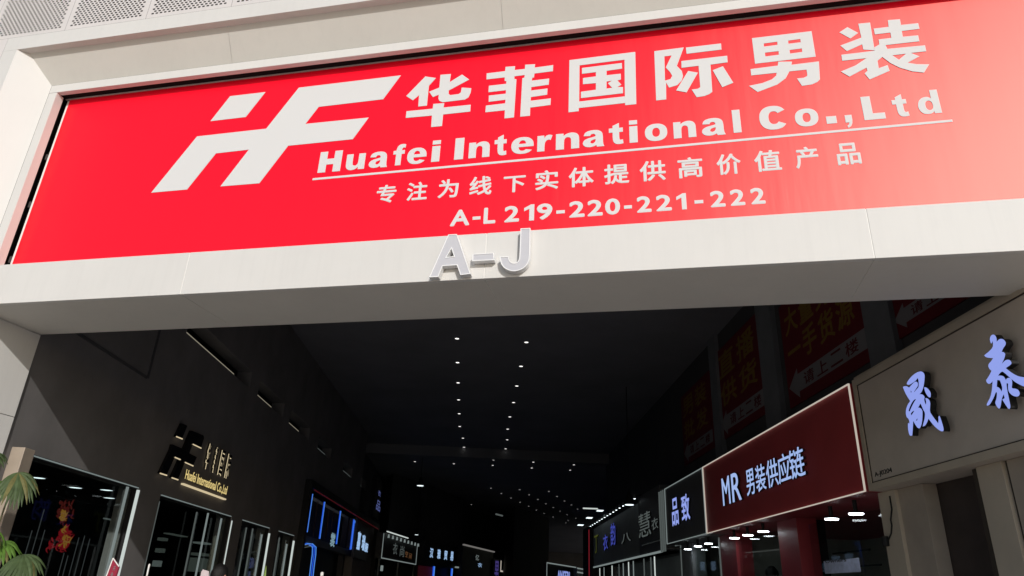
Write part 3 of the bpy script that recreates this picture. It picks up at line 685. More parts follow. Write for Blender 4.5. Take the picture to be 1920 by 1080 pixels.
blob(LW, oc, QL+1.17, .17, .16, 12, M['orn_gold'], orn, 'gold_ribbon', 5)
blob(LW, oc3, QL+1.18, .06, .05, 10, M['orn_red'], orn, 'ribbon', 8)
blob(LW, oc2, QL+1.18, .06, .05, 14, M['orn_gold'], orn, 'gold_ribbon', 9)
blob(LW, (oc2[0]+.15, oc2[1]+.08), QL+1.25, .22, .15, 34, M['orn_dark'], orn, 'ribbon', 10)
for n_, (x, y) in enumerate(((72, 894.5), (142, 913), (205, 932.5), (200, 917.5))):
    c = atz(x, y, WT+.17-EYE); c.z = WT+.17
    put_light('room', c, .10 if n_ < 3 else .05, M['lamp_cool'], f'{["leftmost","middle","rightmost","smallest"][n_]} white ceiling light seen through the widest display window', 'lights in the display window')
tb = MB().box(LW, *(lambda p, q: (p[0], q[0], p[1]-.02, p[1]))(LW.at(188, 970.5, QL+1.8), LW.at(211, 971, QL+1.8)), QL+1.7, QL+1.75).build('shelf_light', M['led_faint']); tag(tb, 'short lit shelf edge inside the widest display window', 'shelf')
# things behind the second window
sh = thing('display_shelf', tuple(LW.w(LW.at(382, 1080, QL+.8)[0], .3, QL+.8)), 'shelf unit with pale folded goods behind the second display window', 'shelf')
for (x0, x1, y, mm, hh) in ((380, 397, 1016, 'led_faint', .03), (377, 392, 1036.5, 'goods_glow', .05), (375, 391, 1046, 'goods_glow', .26)):  # shelves and goods glow by colour, not by lamps
    p, q = LW.at(x0, y, QL+.8), LW.at(x1, y, QL+.8)
    MB().box(LW, p[0], q[0], p[1]-hh, p[1], QL+.78, QL+1.0).build('shelf' if hh < .1 else 'folded_goods', M[mm], sh)
sh2 = thing('display_shelf', tuple(LW.w(LW.at(300, 1060, QL+.8)[0], .3, QL+.8)), 'dim shelf with small jars at the left end of the second window', 'shelf')
for (x0, x1, y, mm, hh) in ((317, 352, 999, 'goods_glow', .02), (306, 314, 1008, 'goods_glow', .05), (302, 309, 1028, 'goods_glow', .07), (297, 303, 1051, 'led_faint', .1)):  # jars and shelf carry a faint glow in their colour
    p, q = LW.at(x0, y, QL+.8), LW.at(x1, y, QL+.8)
    MB().box(LW, p[0], q[0], p[1]-hh, p[1], QL+.78, QL+.9).build('shelf' if hh < .03 else 'jar', M[mm], sh2, bevel=.004)
MB_ = MB().box(LW, LW.at(43, 842, QL-.12)[0], LW.at(64, 842, QL-.12)[0], 0, LW.at(55, 842, QL-.12)[1], QL-.14, QL-.002)
tag(MB_.build('door_post', M['sand'], bevel=.006), 'beige square post at the left end of the first display window', 'post')

# black and gold wall sign
DS = QL-.05
ws = thing('wall_sign', tuple(LW.w(*LW.at(370, 930, QL), QL)), 'black emblem and gold-edged lettering mounted on the dark left wall', 'sign')
K = lambda L, d=DS: LW.pts(crop(L, 280, 780, 6), d)
emb = [[K([(372,85),(428,110),(368,258),(303,232)])],
    [K([(478,165),(525,185),(610,220),(615,250),(580,362),(488,318),(450,420),(535,462),(490,562),(400,522),(320,718),(252,695),(345,490),(285,465),(193,668),(120,645),(245,385),(262,320),(390,375)])]]
shape(LW, 'emblem', emb, DS, .045, M['black_acrylic'], ws)
for a, b in (((303,232),(368,258)), ((488,318),(580,362)), ((400,522),(490,562)), ((252,695),(320,718)), ((120,645),(193,668)), ((285,465),(345,490))):
    p, q = K([a, b]); MB().bar(LW.w(*p, DS-.004), LW.w(*q, DS-.004), .010).build('edge_trim', M['brass_glow'], ws)
DX = DS-.005
chars = [('华', (625,600), (712,310)), ('菲', (715,620), (790,345)), ('国', (775,650), (865,395)), ('际', (850,690), (935,450))]
def kbox(a, b):
    p, q = K([a])[0], K([b])[0]; return (p[0], p[1], q[0], q[1])
cbx = [kbox(a, b) for c, a, b in chars]; v0 = sum(b[1] for b in cbx)/4; v1 = sum(b[3] for b in cbx)/4
text(LW, 'character', [(c[0], (b[0], v0, b[2], v1)) for c, b in zip(chars, cbx)], DS, .045, M['black_acrylic'], ws, bold=.02)
text(LW, 'character_edge', [(c[0], (b[0]-.02, v0-.012, b[2]-.012, v1-.012)) for c, b in zip(chars, cbx)], DS+.004, .0055, M['brass_glow'], ws, bold=.022)
lb = [kbox((400,700), (560,620)), kbox((560,770), (780,700)), kbox((780,870), (880,800))]
g0, g1 = K([(400,705)])[0], K([(862,905)])[0]; gt = K([(415,592)])[0]
gv0 = (g0[1]+g1[1])/2; gv1 = gt[1]
text(LW, 'latin_lettering', [('Huafei International Co.,Ltd', (g0[0], gv0-.01, g1[0], gv1))], DS, .012, M['gold_glow'], ws, bold=.007)
q0, q1 = K([(392,745), (862,955)])
MB().box(LW, q0[0], q1[0], (q0[1]+q1[1])/2-.012, (q0[1]+q1[1])/2+.012, DS, QL-.004).build('underline', M['brass_glow'], ws)

# ------------------------------------------------------------------ left side: blue neon shopfront
ns = thing('neon_shopfront', tuple(LW.w((uBl+uBr)/2, 0, QL)), 'black shopfront edged with blue neon tubes beyond the display windows', 'shopfront')
fb = MB(); fb.box(LW, uBl-.22, uBl, 0, sBlueTop+.2, QL-.18, QL+.25); fb.box(LW, uBl, uBr, sBlueTop, sBlueTop+.2, QL-.18, QL+.25); fb.box(LW, uBr, uBr+.3, 0, sBlueTop+.2, QL-.18, QL+.25)
fb.build('frame', M['black'], ns, bevel=.01)
MB().box(LW, uBl, uBr, 0, sBlueTop, QL+.5, QL+.6).build('back_panel', M['black'], ns)
MB().box(LW, uBl, uBr, LW.at(600, 1012, QL)[1]-.2, LW.at(600, 1012, QL)[1], QL+.02, QL+.3).build('transom', M['charcoal'], ns)
MB().box(LW, uBl+.1, uBr-.05, sBlueTop-.05, sBlueTop-.02, QL-.19, QL-.181).build('red_line', mat('dim_red', (.02, .01, .01), .5, .1, emit=(.12, .01, .015), es=.35), ns)
for p, q in (((585,926),(575,998)), ((608,941),(598,1010)), ((638,958),(630,1020)), ((665,976),(658,1030)), ((663,974),(655,1030))):
    A, B = LW.at(*p, QL-.05), LW.at(*q, QL-.05)
    MB().bar(LW.w(A[0], A[1], QL-.05), LW.w(A[0], B[1], QL-.05), .015).build('neon_tube', M['neon_blue'], ns)
    MB().bar(LW.w(A[0], A[1], QL-.075), LW.w(A[0], B[1], QL-.075), .009).build('neon_tube', M['neon_core'], ns)
for dx, mm in ((0, 'neon_core'), (-6.5, 'neon_core'), (-3.2, 'neon_blue')):
    P = [LW.at(x+dx, y, QL-.05) for x, y in ((575, 1019+dx*-.2), (586, 1020-dx*.2), (592.5, 1026), (592, 1040), (589, 1062), (587, 1080), (584, 1110))]
    MB().tube([LW.w(a, b, QL-.05) for a, b in P], .014, 8).build('neon_tube', M[mm], ns)
for y in (1022, 1026):
    A, B = LW.at(568, y+1, QL-.06), LW.at(584, y-2, QL-.06)
    MB().bar(LW.w(*A, QL-.06), LW.w(*B, QL-.06), .01).build('light_line', M['led_faint'], ns)
for p, q in (((596, 940), (586, 1005)), ((626, 957), (618, 1015)), ((655, 980), (648, 1025)), ((617, 958), (611, 1010))):
    A, B = LW.at(*p, QL+.3), LW.at(*q, QL+.3)
    MB().bar(LW.w(*A, QL+.3), LW.w(A[0], B[1], QL+.3), .02).build('arch_line', mat('arch_brown', (.10, .06, .05), .5, .2), ns)
for x, c_ in ((642, 'neon_blue'), (652, 'neon_blue'), (658, 'neon_blue')):
    A = LW.at(x, 1035, QL+.4)
    MB().bar(LW.w(A[0], A[1], QL+.4), LW.w(A[0], .5, QL+.4), .012).build('neon_tube', mat('dim_blue', (.01, .01, .02), .5, .1, emit=(.02, .05, .25), es=.3), ns)
vs = thing('lit_sign', tuple(LW.w(*LW.at(625, 1026, QL-.2), QL-.2)), 'small pale blue glowing character hanging in the neon shopfront', 'sign')
b_ = pbox(LW, (618, 1024), (630, 1001), QL-.2)
text(LW, 'character', [('裳', b_)], QL-.2, .04, mat('pale_glow', (.02, .02, .02), .5, .1, emit=(.35, .55, .65), es=.5), vs, bold=.03)
bs = thing('lit_sign', tuple(LW.w(*LW.at(680, 1036, QL-.25), QL-.25)), 'bright pale blue character sign at the far end of the neon shopfront', 'sign')
a0, a1 = pbox(LW, (668, 1030), (678, 998), QL-.25), pbox(LW, (677, 1031), (686, 1004), QL-.25); a2 = pbox(LW, (683, 1034), (691, 1020), QL-.25)
MB().box(LW, a0[0]-.1, a2[2]+.15, a2[1]-.3, a0[3]+.25, QL-.2, QL-.1).build('board', M['charcoal'], bs)
text(LW, 'character', [('嘉', a0), ('瑞', a1), ('服', a2)], QL-.25, .05, M['blue_white'], bs, bold=.035)
# slim hanging sign on the wall end
hs = thing('hanging_sign', tuple(LW.w(*LW.at(709, 957, QL-.3), QL-.3)), 'slim blue lit sign high on the far end of the left wall', 'sign')
h1, h2, h3 = pbox(LW, (708, 938), (714, 922), QL-.3), pbox(LW, (707, 944), (712, 929), QL-.3), pbox(LW, (705, 955), (714, 942), QL-.3)
MB().box(LW, h1[0]-.3, h1[2]+.5, h3[1]-.3, h1[3]+.5, QL-.24, QL-.02).build('board', M['black'], hs)
text(LW, 'character', [('衣', (h1[0]-.05, h2[1]+.35, h1[2]+.05, h1[3])), ('品', (h3[0], h3[1], h3[2], h3[3]))], QL-.3, .05, M['blue_dim'], hs, bold=0)

# ------------------------------------------------------------------ far left: shops after the bend of the hall
farwalls = []
def far_shop(tl, tr, h, name, label, cat, build, y_b=None, deep=.25):
    fr, d = edge_frame(tl, tr, h); u0, u1 = fr.at(*tl, d)[0], fr.at(*tr, d)[0]; v1 = h+EYE
    t = thing(name, tuple(fr.w((u0+u1)/2, 0 if cat == 'shopfront' else v1-1.0, d)), label, cat)
    build(fr, d, u0, u1, v1, t); farwalls.append((fr, d, u0, u1)); return t
def frame_lines(fr, d, u0, u1, v0, v1, w, m, t, sides='tblr'):
    b = MB()
    if 't' in sides: b.box(fr, u0, u1, v1-w, v1, d-.02, d)
    if 'b' in sides: b.box(fr, u0, u1, v0, v0+w, d-.02, d)
    if 'l' in sides: b.box(fr, u0, u0+w, v0+w, v1-w, d-.02, d)
    if 'r' in sides: b.box(fr, u1-w, u1, v0+w, v1-w, d-.02, d)
    return b.build('light_line', m, t)
def shop1(fr, d, u0, u1, v1, t):
    v0 = fr.at(715, 1047, d)[1]
    MB().box(fr, u0, u1, v0, v1, d+.002, d+.3).build('board', M['charcoal'], t)
    frame_lines(fr, d, u0, u1, v0, v1, .04, M['led_dim'], t, 'blr')
    A, B = fr.at(727, 995.5, d-.1), fr.at(766, 1007.5, d-.1)
    MB().box(fr, A[0], B[0], v1+.04, v1+.08, d-.1, d-.05).build('light_line', M['led_white'], t)
    n = 9
    for k in range(n):
        uu = u0+(u1-u0)*(k+.6)/n
        MB().lathe(fr.w(uu, v1-.05, d-.12), [(.03, 0), (.05, -.14)], 10).build('spot_lamp', M['led_dim'], t)
    hh = v1-v0
    text(fr, 'character', [('衣', (u0+(u1-u0)*.26, v0+hh*.25, u0+(u1-u0)*.38, v0+hh*.72)), ('尚', (u0+(u1-u0)*.46, v0+hh*.22, u0+(u1-u0)*.58, v0+hh*.68))], d-.03, .03, M['led_faint'], t, bold=0)
    text(fr, 'character', [('空', (u0+(u1-u0)*.62, v0+hh*.25, u0+(u1-u0)*.70, v0+hh*.5)), ('间', (u0+(u1-u0)*.74, v0+hh*.2, u0+(u1-u0)*.82, v0+hh*.45))], d-.03, .03, mat('dim_orange', (.02, .02, .02), .5, .1, emit=(.3, .14, .06), es=.4), t, bold=0)
    # glazed front below
    MB().box(fr, u0-.1, u1+.1, .0, v0-.05, d+1.2, d+1.3).build('room', M['black'], t)
    rnd = random.Random(4)
    for k in range(9):
        uu = u0+(u1-u0)*rnd.uniform(.02, .95); vv = v0-.1-rnd.uniform(0, .5)
        MB().box(fr, uu, uu+rnd.uniform(.05, .2), vv-rnd.uniform(.2, .7), vv, d+.8, d+.9).build('garment', [M['led_faint'], M['led_dim'], M['slate']][k % 3], t)  # most garments carry glow in their colour in place of shop light
    for uu in (u0+.05, u0+(u1-u0)*.5, u1-.05): MB().box(fr, uu-.03, uu+.03, 0, v0-.02, d+.05, d+.12).build('mullion', M['slate'], t)
far_shop((719.5, 998), (783, 1018), 2.3, 'lit_shopfront', 'shopfront with white-edged dark sign board washed by a row of small spots', 'shopfront', shop1)
def shop2(fr, d, u0, u1, v1, t):
    vb_ = fr.at(830, 1049, d)[1]
    MB().box(fr, u0-.6, u1+1.0, vb_-.35, v1+.25, d+.06, d+.3).build('board', M['black'], t)
    W_ = (u1-u0); w_ = W_*.115
    text(fr, 'character', [(c, (u0+W_*k, vb_, u0+W_*k+w_*1.15, v1-.02)) for c, k in (('汉', 0), ('雅', .30), ('贸', .59), ('易', .86))], d, .05, M['blue_white'], t, bold=.03)
    for x in (815, 848.5):
        A = fr.at(x, 1062 if x < 830 else 1066, d)
        MB().box(fr, A[0]-.09, A[0]+.09, .3, A[1], d+.02, d+.05).build('neon_tube', M['neon_blue'], t)
        MB().box(fr, A[0]-.03, A[0]+.03, .3, A[1], d-.01, d+.015).build('neon_tube', M['neon_core'], t)
    A = fr.at(786, 1058, d+.1); B = fr.at(811, 1076, d+.1)
    MB().box(fr, A[0], B[0], .6, A[1]-.05, d+.1, d+.15).build('poster', mat('glow_poster', (.02, .02, .02), .5, .1, emit=(.05, .004, .008), es=.3), t)  # poster glows by its colour in place of light on it
    A = fr.at(853, 1062, d); B = fr.at(862, 1065, d)
    MB().box(fr, A[0], B[0], A[1]-.07, A[1], d-.1, d).build('light_line', M['led_dim'], t)
    MB().box(fr, u0-.6, u1+1, 0, vb_-.36, d+.3, d+.4).build('glazing', M['black'], t)
far_shop((807, 1026), (851, 1034), 1.95, 'lit_shopfront', 'black shopfront with four pale blue characters and blue neon posts', 'shopfront', shop2)
def shop3(fr, d, u0, u1, v1, t):
    MB().box(fr, u0, u1, v1-1.5, v1-.002, d+.02, d+.3).build('board', M['black'], t)
    MB().box(fr, u0, u1, v1, v1+.07, d-.06, d+.05).build('light_line', M['cove'], t)
    b = pbox(fr, (890.5, 1050), (897.5, 1041), d); c = pbox(fr, (895, 1063), (903, 1056), d)
    text(fr, 'character', [('亿', b)], d-.03, .04, M['led_dim'], t, bold=.0)
    text(fr, 'character', [('衣', c)], d-.03, .04, M['blue_white'], t, bold=.0)
far_shop((869, 1022.5), (926, 1036), 2.3, 'lit_shopfront', 'dark shopfront under one thin warm light line, with two small pale characters', 'shopfront', shop3)
def shop4(fr, d, u0, u1, v1, t):
    MB().box(fr, u0-.05, u1+.05, v1-2.2, v1+.05, d+.002, d+.15).build('board', M['black'], t)
    W_ = u1-u0
    text(fr, 'character', [('男', (u0+W_*.1, v1-1.2, u1-W_*.1, v1-.05)), ('装', (u0+W_*.25, v1-1.9, u1-W_*.25, v1-1.35))], d-.04, .04, M['violet'], t, bold=.02)
far_shop((926, 1049), (935.5, 1051), 1.9, 'hanging_sign', 'small violet lit sign left of the white-framed blue sign', 'sign', shop4)
def shop5(fr, d, u0, u1, v1, t):
    v0 = fr.at(937.5, 1072, d)[1]
    MB().box(fr, u0, u1, v0, v1, d+.002, d+.25).build('board', mat('deep_blue', (.01, .02, .05), .5, .3), t)
    frame_lines(fr, d, u0, u1, v0, v1, .09, M['led_warm'], t, 'blr')
    W_ = u1-u0; H_ = v1-v0
    sp = MB()
    for k in range(5): sp.lathe(fr.w(u0+W_*(k+.9)/5.6, v1-.35, d-.12), [(.02, .45), (.09, 0)], 10)
    sp.build('spot_glow', M['led_dim'], t)
    text(fr, 'character', [('衡', (u0+W_*.12, v0+H_*.18, u0+W_*.3, v0+H_*.8)), ('兴', (u0+W_*.35, v0+H_*.22, u0+W_*.53, v0+H_*.72)), ('-HX', (u0+W_*.54, v0+H_*.16, u0+W_*.92, v0+H_*.72))], d-.05, .05, M['blue_white'], t, bold=.02)
far_shop((939, 1048.5), (972, 1054), 2.2, 'lit_sign', 'white-framed blue sign with pale characters and HX letters', 'sign', shop5)
def shop6(fr, d, u0, u1, v1, t):
    MB().box(fr, u0, u1, v1-2.4, v1, d+.002, d+.25).build('board', M['black'], t)
    frame_lines(fr, d, u0, u1, v1-2.4, v1, .09, M['led_dim'], t, 'tr')
    A, B = fr.at(975, 1047.5, d), fr.at(1002.5, 1052, d)
    MB().box(fr, A[0], B[0], v1+.18, v1+.28, d-.05, d+.05).build('light_line', M['led_white'], t)
    W_ = u1-u0
    text(fr, 'character', [('红', (u0+W_*.15, v1-1.55, u0+W_*.42, v1-.9)), ('人', (u0+W_*.52, v1-1.65, u0+W_*.85, v1-.85))], d-.04, .04, M['red_lit'], t, bold=.02)
far_shop((972.5, 1050), (999.5, 1054.5), 2.15, 'lit_sign', 'dark sign with red characters under a double white light line', 'sign', shop6)
def shop7(fr, d, u0, u1, v1, t):
    MB().box(fr, u0, u1, v1-2.3, v1, d+.002, d+.25).build('board', M['charcoal'], t)
    frame_lines(fr, d, u0, u1, v1-2.3, v1, .07, M['led_dim'], t, 'tlr')
    W_ = u1-u0
    text(fr, 'character', [('ANSERI', (u0+W_*.33, v1-1.05, u0+W_*.75, v1-.38)), ('男装', (u0+W_*.45, v1-1.9, u0+W_*.66, v1-1.2))], d-.04, .04, M['blue_face'], t, bold=.02)
far_shop((1025, 1054), (1080, 1063), 2.0, 'lit_sign', 'grey-edged sign reading ANSERI in blue at the far end of the hall', 'sign', shop7)
def shop8(fr, d, u0, u1, v1, t):
    MB().box(fr, u0, u1, v1-1.6, v1, d+.002, d+.25).build('board', M['slate'], t)
    for k in range(2): MB().box(fr, u0, u1, v1-.05-k*.26, v1+.03-k*.26, d-.04, d).build('light_line', M['led_dim'], t)
    b = MB()
    for k in range(8): b.box(fr, u0+(u1-u0)*k/8+.03, u0+(u1-u0)*(k+.5)/8, v1-1.5, v1-.5, d-.02, d)
    b.build('slat', M['grey_room'], t)
far_shop((1082, 1065), (1100, 1068.5), 1.9, 'lit_sign', 'striped pale shop board half hidden behind the red-edged corner post', 'sign', shop8)
# dark wall of the hall behind those shops
P0 = LW.w(sE, 0, QL+.3); chain = [P0]
for fr, d, u0, u1 in farwalls[:1] + farwalls[1:3] + farwalls[4:5] + farwalls[6:7]:
    chain += [fr.w(u0-.3, 0, d+2.2), fr.w(u1+.3, 0, d+2.2)]
chain.sort(key=lambda p: math.atan2(p.x, p.y)); b = MB()
for a, c in zip(chain[:-1], chain[1:]):
    b.quad((a.x, a.y, 0), (c.x, c.y, 0), (c.x, c.y, CH2), (a.x, a.y, CH2))
b.build('side_wall', M['wall_dark'], hall)
def far_spot(x, y, h, lab, w=.16):
    c = atz(x, y, h); t = thing('spot_lamp', tuple(c), lab, 'lamp')
    MB().lathe(c, [(w*.3, .35), (w, .05), (w*1.02, .012)], 14).build('shade', M['black'], t)
    MB().lathe(c, [(w*.95, .011), (w*.95, 0)], 14).build('lens', M['lamp_cool'], t)
    MB().bar(c+Vector((0, 0, .33)), c+Vector((0, 0, max(.6, CH2-c.z-.0))), .012).build('rod', M['black'], t)
far_spot(788, 911, 4.2, 'bright hanging lamp below the ceiling left of the far lights', .15)
far_spot(781, 1003, 2.6, 'small lamp at the right end of the spot-lit sign board', .09)
cv = atz(930, 964, 4.6)
tag(MB().bar(cv, atz(942, 967, 4.6), .05).build('light_line', M['led_faint']), 'faint short light tube on the dark far wall', 'light')

# ------------------------------------------------------------------ right side: upper wall banners
DB = QU-.03
def wall_banner(c4, label, rows, arrow, atext, base='banner'):
    P = RW.pts(c4, DB)                      # pixels: left-top, right-top, right-bottom, left-bottom
    u0 = (P[0][0]+P[3][0])/2; u1 = (P[1][0]+P[2][0])/2; v0 = (P[2][1]+P[3][1])/2; v1 = (P[0][1]+P[1][1])/2
    t = thing('wall_banner', tuple(RW.w((u0+u1)/2, v0, DB)), label, 'banner', 'red banners on the upper right wall')
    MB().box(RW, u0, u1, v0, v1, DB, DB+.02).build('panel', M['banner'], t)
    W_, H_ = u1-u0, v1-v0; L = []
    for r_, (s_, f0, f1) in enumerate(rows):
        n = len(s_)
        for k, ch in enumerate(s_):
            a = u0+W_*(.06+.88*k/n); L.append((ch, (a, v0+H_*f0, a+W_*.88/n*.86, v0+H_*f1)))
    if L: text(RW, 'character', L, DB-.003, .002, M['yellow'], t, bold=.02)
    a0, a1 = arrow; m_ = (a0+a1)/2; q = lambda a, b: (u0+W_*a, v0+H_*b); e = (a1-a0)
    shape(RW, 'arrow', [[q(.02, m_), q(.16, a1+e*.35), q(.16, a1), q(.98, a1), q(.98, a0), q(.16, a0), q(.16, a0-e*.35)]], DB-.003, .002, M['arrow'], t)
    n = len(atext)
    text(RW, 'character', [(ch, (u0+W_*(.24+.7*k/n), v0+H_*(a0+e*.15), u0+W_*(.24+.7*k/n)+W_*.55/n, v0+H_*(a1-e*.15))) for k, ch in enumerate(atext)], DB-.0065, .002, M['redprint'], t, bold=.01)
wall_banner([(1462, 560), (1612, 450), (1620, 680), (1478, 772)], 'red banner with 一手货源 in yellow over a white left-pointing arrow', [('大量男装', .66, .92), ('一手货源', .36, .62)], (.10, .26), '请上二楼')
wall_banner([(1340, 655), (1425, 590), (1436, 765), (1355, 835)], 'red banner with 直播供货 in yellow above a smaller grey arrow', [('直播', .66, .94), ('供货', .34, .60)], (.08, .24), '请上二楼')
wall_banner([(1276, 740), (1330, 700), (1338, 830), (1284, 882)], 'faintest red banner, farthest back on the upper right wall', [('男装', .66, .94), ('批发', .34, .60)], (.08, .24), '请上二楼')
wall_banner([(1660, 480), (1830, 370), (1838, 540), (1672, 648)], 'red banner cut off by the white soffit, arrow near the beige sign', [('直播', .75, .95), ('供货', .5, .7)], (.14, .32), '请上二楼')

# ------------------------------------------------------------------ right side: shops
def rbox(x0, y0, x1, y1, d): a, b = RW.at(x0, y0, d), RW.at(x1, y1, d); return a, b
zt = RW.at(1592, 718, QR)[1]; zb_ = RW.at(1620, 922, QR)[1]
uMl, uMr = RW.at(1321, 940, QR)[0], RW.at(1606, 820, QR)[0]
uPl = RW.at(1248, 970, QR)[0]
# --- beige shop nearest
uTl = RW.at(1612, 812, QR)[0]; uTr = RW.a.dot(Vector((3.05, 5.95, 0)))
bz = thing('beige_shopfront', tuple(RW.w((uTl+uTr)/2, 0, QR)), 'beige shopfront with two brush-written glowing characters, nearest on the right', 'shopfront')
tb0, tb1 = RW.at(1640, 918, QR)[1], RW.at(1600, 712, QR)[1]
MB().box(RW, uTl, uTr, tb0, tb1, QR+.02, QR+.9).build('sign_panel', M['beige'], bz)
b = MB(); w = .075
b.box(RW, uTl, uTr, tb1-w, tb1, QR, QR+.018); b.box(RW, uTl, uTr, tb0, tb0+w, QR, QR+.018); b.box(RW, uTl, uTl+w, tb0+w, tb1-w, QR, QR+.018)
b.build('sign_frame', M['beige2'], bz, bevel=.003)
b = MB(); g_ = .012
b.box(RW, uTl+w, uTr, tb1-w-g_, tb1-w-.001, QR+.012, QR+.019); b.box(RW, uTl+w, uTr, tb0+w+.001, tb0+w+g_, QR+.012, QR+.019); b.box(RW, uTl+w+.001, uTl+w+g_, tb0+w+g_, tb1-w-g_, QR+.012, QR+.019)
b.build('sign_groove', M['groove'], bz)
MB().box(RW, uTl+.02, uTr, tb1+.001, tb1+.03, QR+.02, QR+.9).build('sign_cap', M['beige2'], bz)
DT = QR-.10
T1 = lambda L: smooth_loop(RW.pts(crop(L, 1685, 690, 8.31), DT)); T2 = lambda L: smooth_loop(RW.pts(crop(L, 1840, 620, 7.2), DT))
sheng = [[T1([(65,295),(90,283),(130,285),(160,308),(180,285),(220,240),(255,212),(280,213),(297,240),(295,280),(265,325),(235,370),(240,378),(285,325),(310,300),(313,240),(305,170),(290,155),(265,195),(215,230),(165,262),(140,262),(125,245),(140,205),(200,130),(270,75),(330,52),(370,60),(398,95),(400,160),(388,260),(370,335),(345,385),(318,408),(355,408),(385,425),(400,455),(392,490),(400,530),(422,578),(430,540),(420,490),(415,470),(435,468),(470,495),(488,540),(485,600),(480,680),(520,745),(615,868),(622,820),(618,760),(630,745),(645,775),(670,850),(690,920),(697,965),(690,985),(665,988),(610,955),(540,890),(462,785),(435,855),(405,900),(375,910),(380,880),(405,790),(412,700),(385,655),(345,560),(335,552),(298,618),(330,620),(360,650),(368,690),(365,790),(355,860),(345,900),(325,940),(300,938),(270,900),(230,830),(222,815),(218,900),(212,990),(207,1050),(185,1057),(168,1045),(150,980),(143,900),(148,855),(165,875),(168,830),(150,785),(125,770),(110,710),(115,640),(140,570),(180,515),(150,470),(105,395)]),
    T1([(180,345),(200,365),(195,385),(185,385)]), T1([(245,485),(270,487),(240,530),(200,610),(170,680),(150,668),(165,615),(205,530)]), T1([(185,710),(205,680),(245,660),(230,690),(200,735),(190,735)]), T1([(292,770),(290,815),(262,822),(275,800)])],
    [T1([(397,305),(415,298),(450,320),(485,365),(497,400),(492,455),(478,460),(445,430),(412,370)])]]
tai = [[T2([(115,100),(130,65),(160,50),(185,65),(202,105),(203,155),(235,118),(265,108),(300,120),(327,160),(322,195),(290,235),(270,285),(300,290),(318,315),(310,365),(265,460),(320,400),(355,390),(385,400),(403,430),(398,455),(325,505),(380,550),(440,590),(500,618),(576,630),(640,640),(660,700),(640,770),(576,755),(520,730),(450,690),(380,630),(320,575),(285,550),(260,557),(220,607),(260,605),(295,615),(320,650),(328,680),(335,655),(360,635),(390,640),(410,670),(412,720),(405,765),(415,780),(460,782),(495,800),(515,840),(510,870),(490,888),(460,890),(420,875),(385,845),(365,810),(360,760),(362,715),(338,705),(335,740),(350,830),(375,950),(390,1030),(375,1058),(360,1050),(320,990),(283,930),(315,910),(300,850),(270,920),(255,1030),(240,1052),(225,1045),(195,1000),(187,965),(205,920),(212,850),(205,828),(190,830),(165,900),(130,965),(100,1008),(75,1012),(72,990),(100,940),(125,890),(145,790),(152,675),(125,710),(95,720),(70,695),(65,665),(85,640),(120,580),(138,540),(110,520),(92,480),(100,445),(135,410),(158,370),(110,368),(65,360),(38,335),(60,315),(110,275),(155,225),(158,180),(150,125),(140,165),(130,172),(118,140)]),
    T2([(210,665),(250,670),(270,720),(285,780),(270,830),(258,800),(235,770),(203,755)])]]
def grow(loops): return loops
for nm, gl_, in (('sheng', sheng), ('tai', tai)):
    c_ = shape(RW, 'character', gl_, DT, .003, M['blue_face'], bz)
    shape(RW, 'return', gl_, DT+.004, .06, M['ink'], c_)
text(RW, 'unit_number', [('A-J0204', pbox(RW, (1640.5, 897), (1671, 876), QR+.016))], QR+.016, .003, M['ink'], bz, bold=.01)
# columns and door below the beige sign
DC = QR+.12
zu = tb0
def col(x0, x1, y, d0, d1, m, nm='column'):
    a, b_ = RW.at(x0, y, d0)[0], RW.at(x1, y, d0)[0]
    return MB().box(RW, a, b_, 0, zu-.002, d0, d1).build(nm, m, bz, bevel=.004)
col(1651, 1683, 960, QR+.15, QR+.34, M['beige2'])
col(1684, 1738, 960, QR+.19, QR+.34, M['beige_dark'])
a, b_ = RW.at(1738, 960, QR+.35)[0], RW.at(1840, 940, QR+.35)[0]
MB().box(RW, a-.4, b_+.3, 0, zu-.003, QR+.345, QR+.4).build('door', M['brown_dark'], bz)
col(1826, 1834, 900, QR+.16, QR+.34, M['groove'])
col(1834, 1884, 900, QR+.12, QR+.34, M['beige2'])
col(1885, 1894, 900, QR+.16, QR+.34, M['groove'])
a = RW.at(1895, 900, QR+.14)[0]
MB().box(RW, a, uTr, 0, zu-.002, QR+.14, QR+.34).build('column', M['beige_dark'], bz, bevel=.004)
kk = RW.at(1664, 1015, QR+.149)
MB().lathe(RW.w(kk[0], kk[1], QR+.13), [(.035, -.05), (.04, 0), (.035, .05)], 12).build('bell_box', M['black'], bz)
cbl = [RW.at(x, y, QR+.14) for x, y in ((1668, 930), (1672, 955), (1670, 975), (1672, 985), (1671, 1000), (1665, 1014))]
MB().tube([RW.w(p[0], p[1], QR+.14) for p in cbl], .008, 6).build('cable', M['ink'], bz)

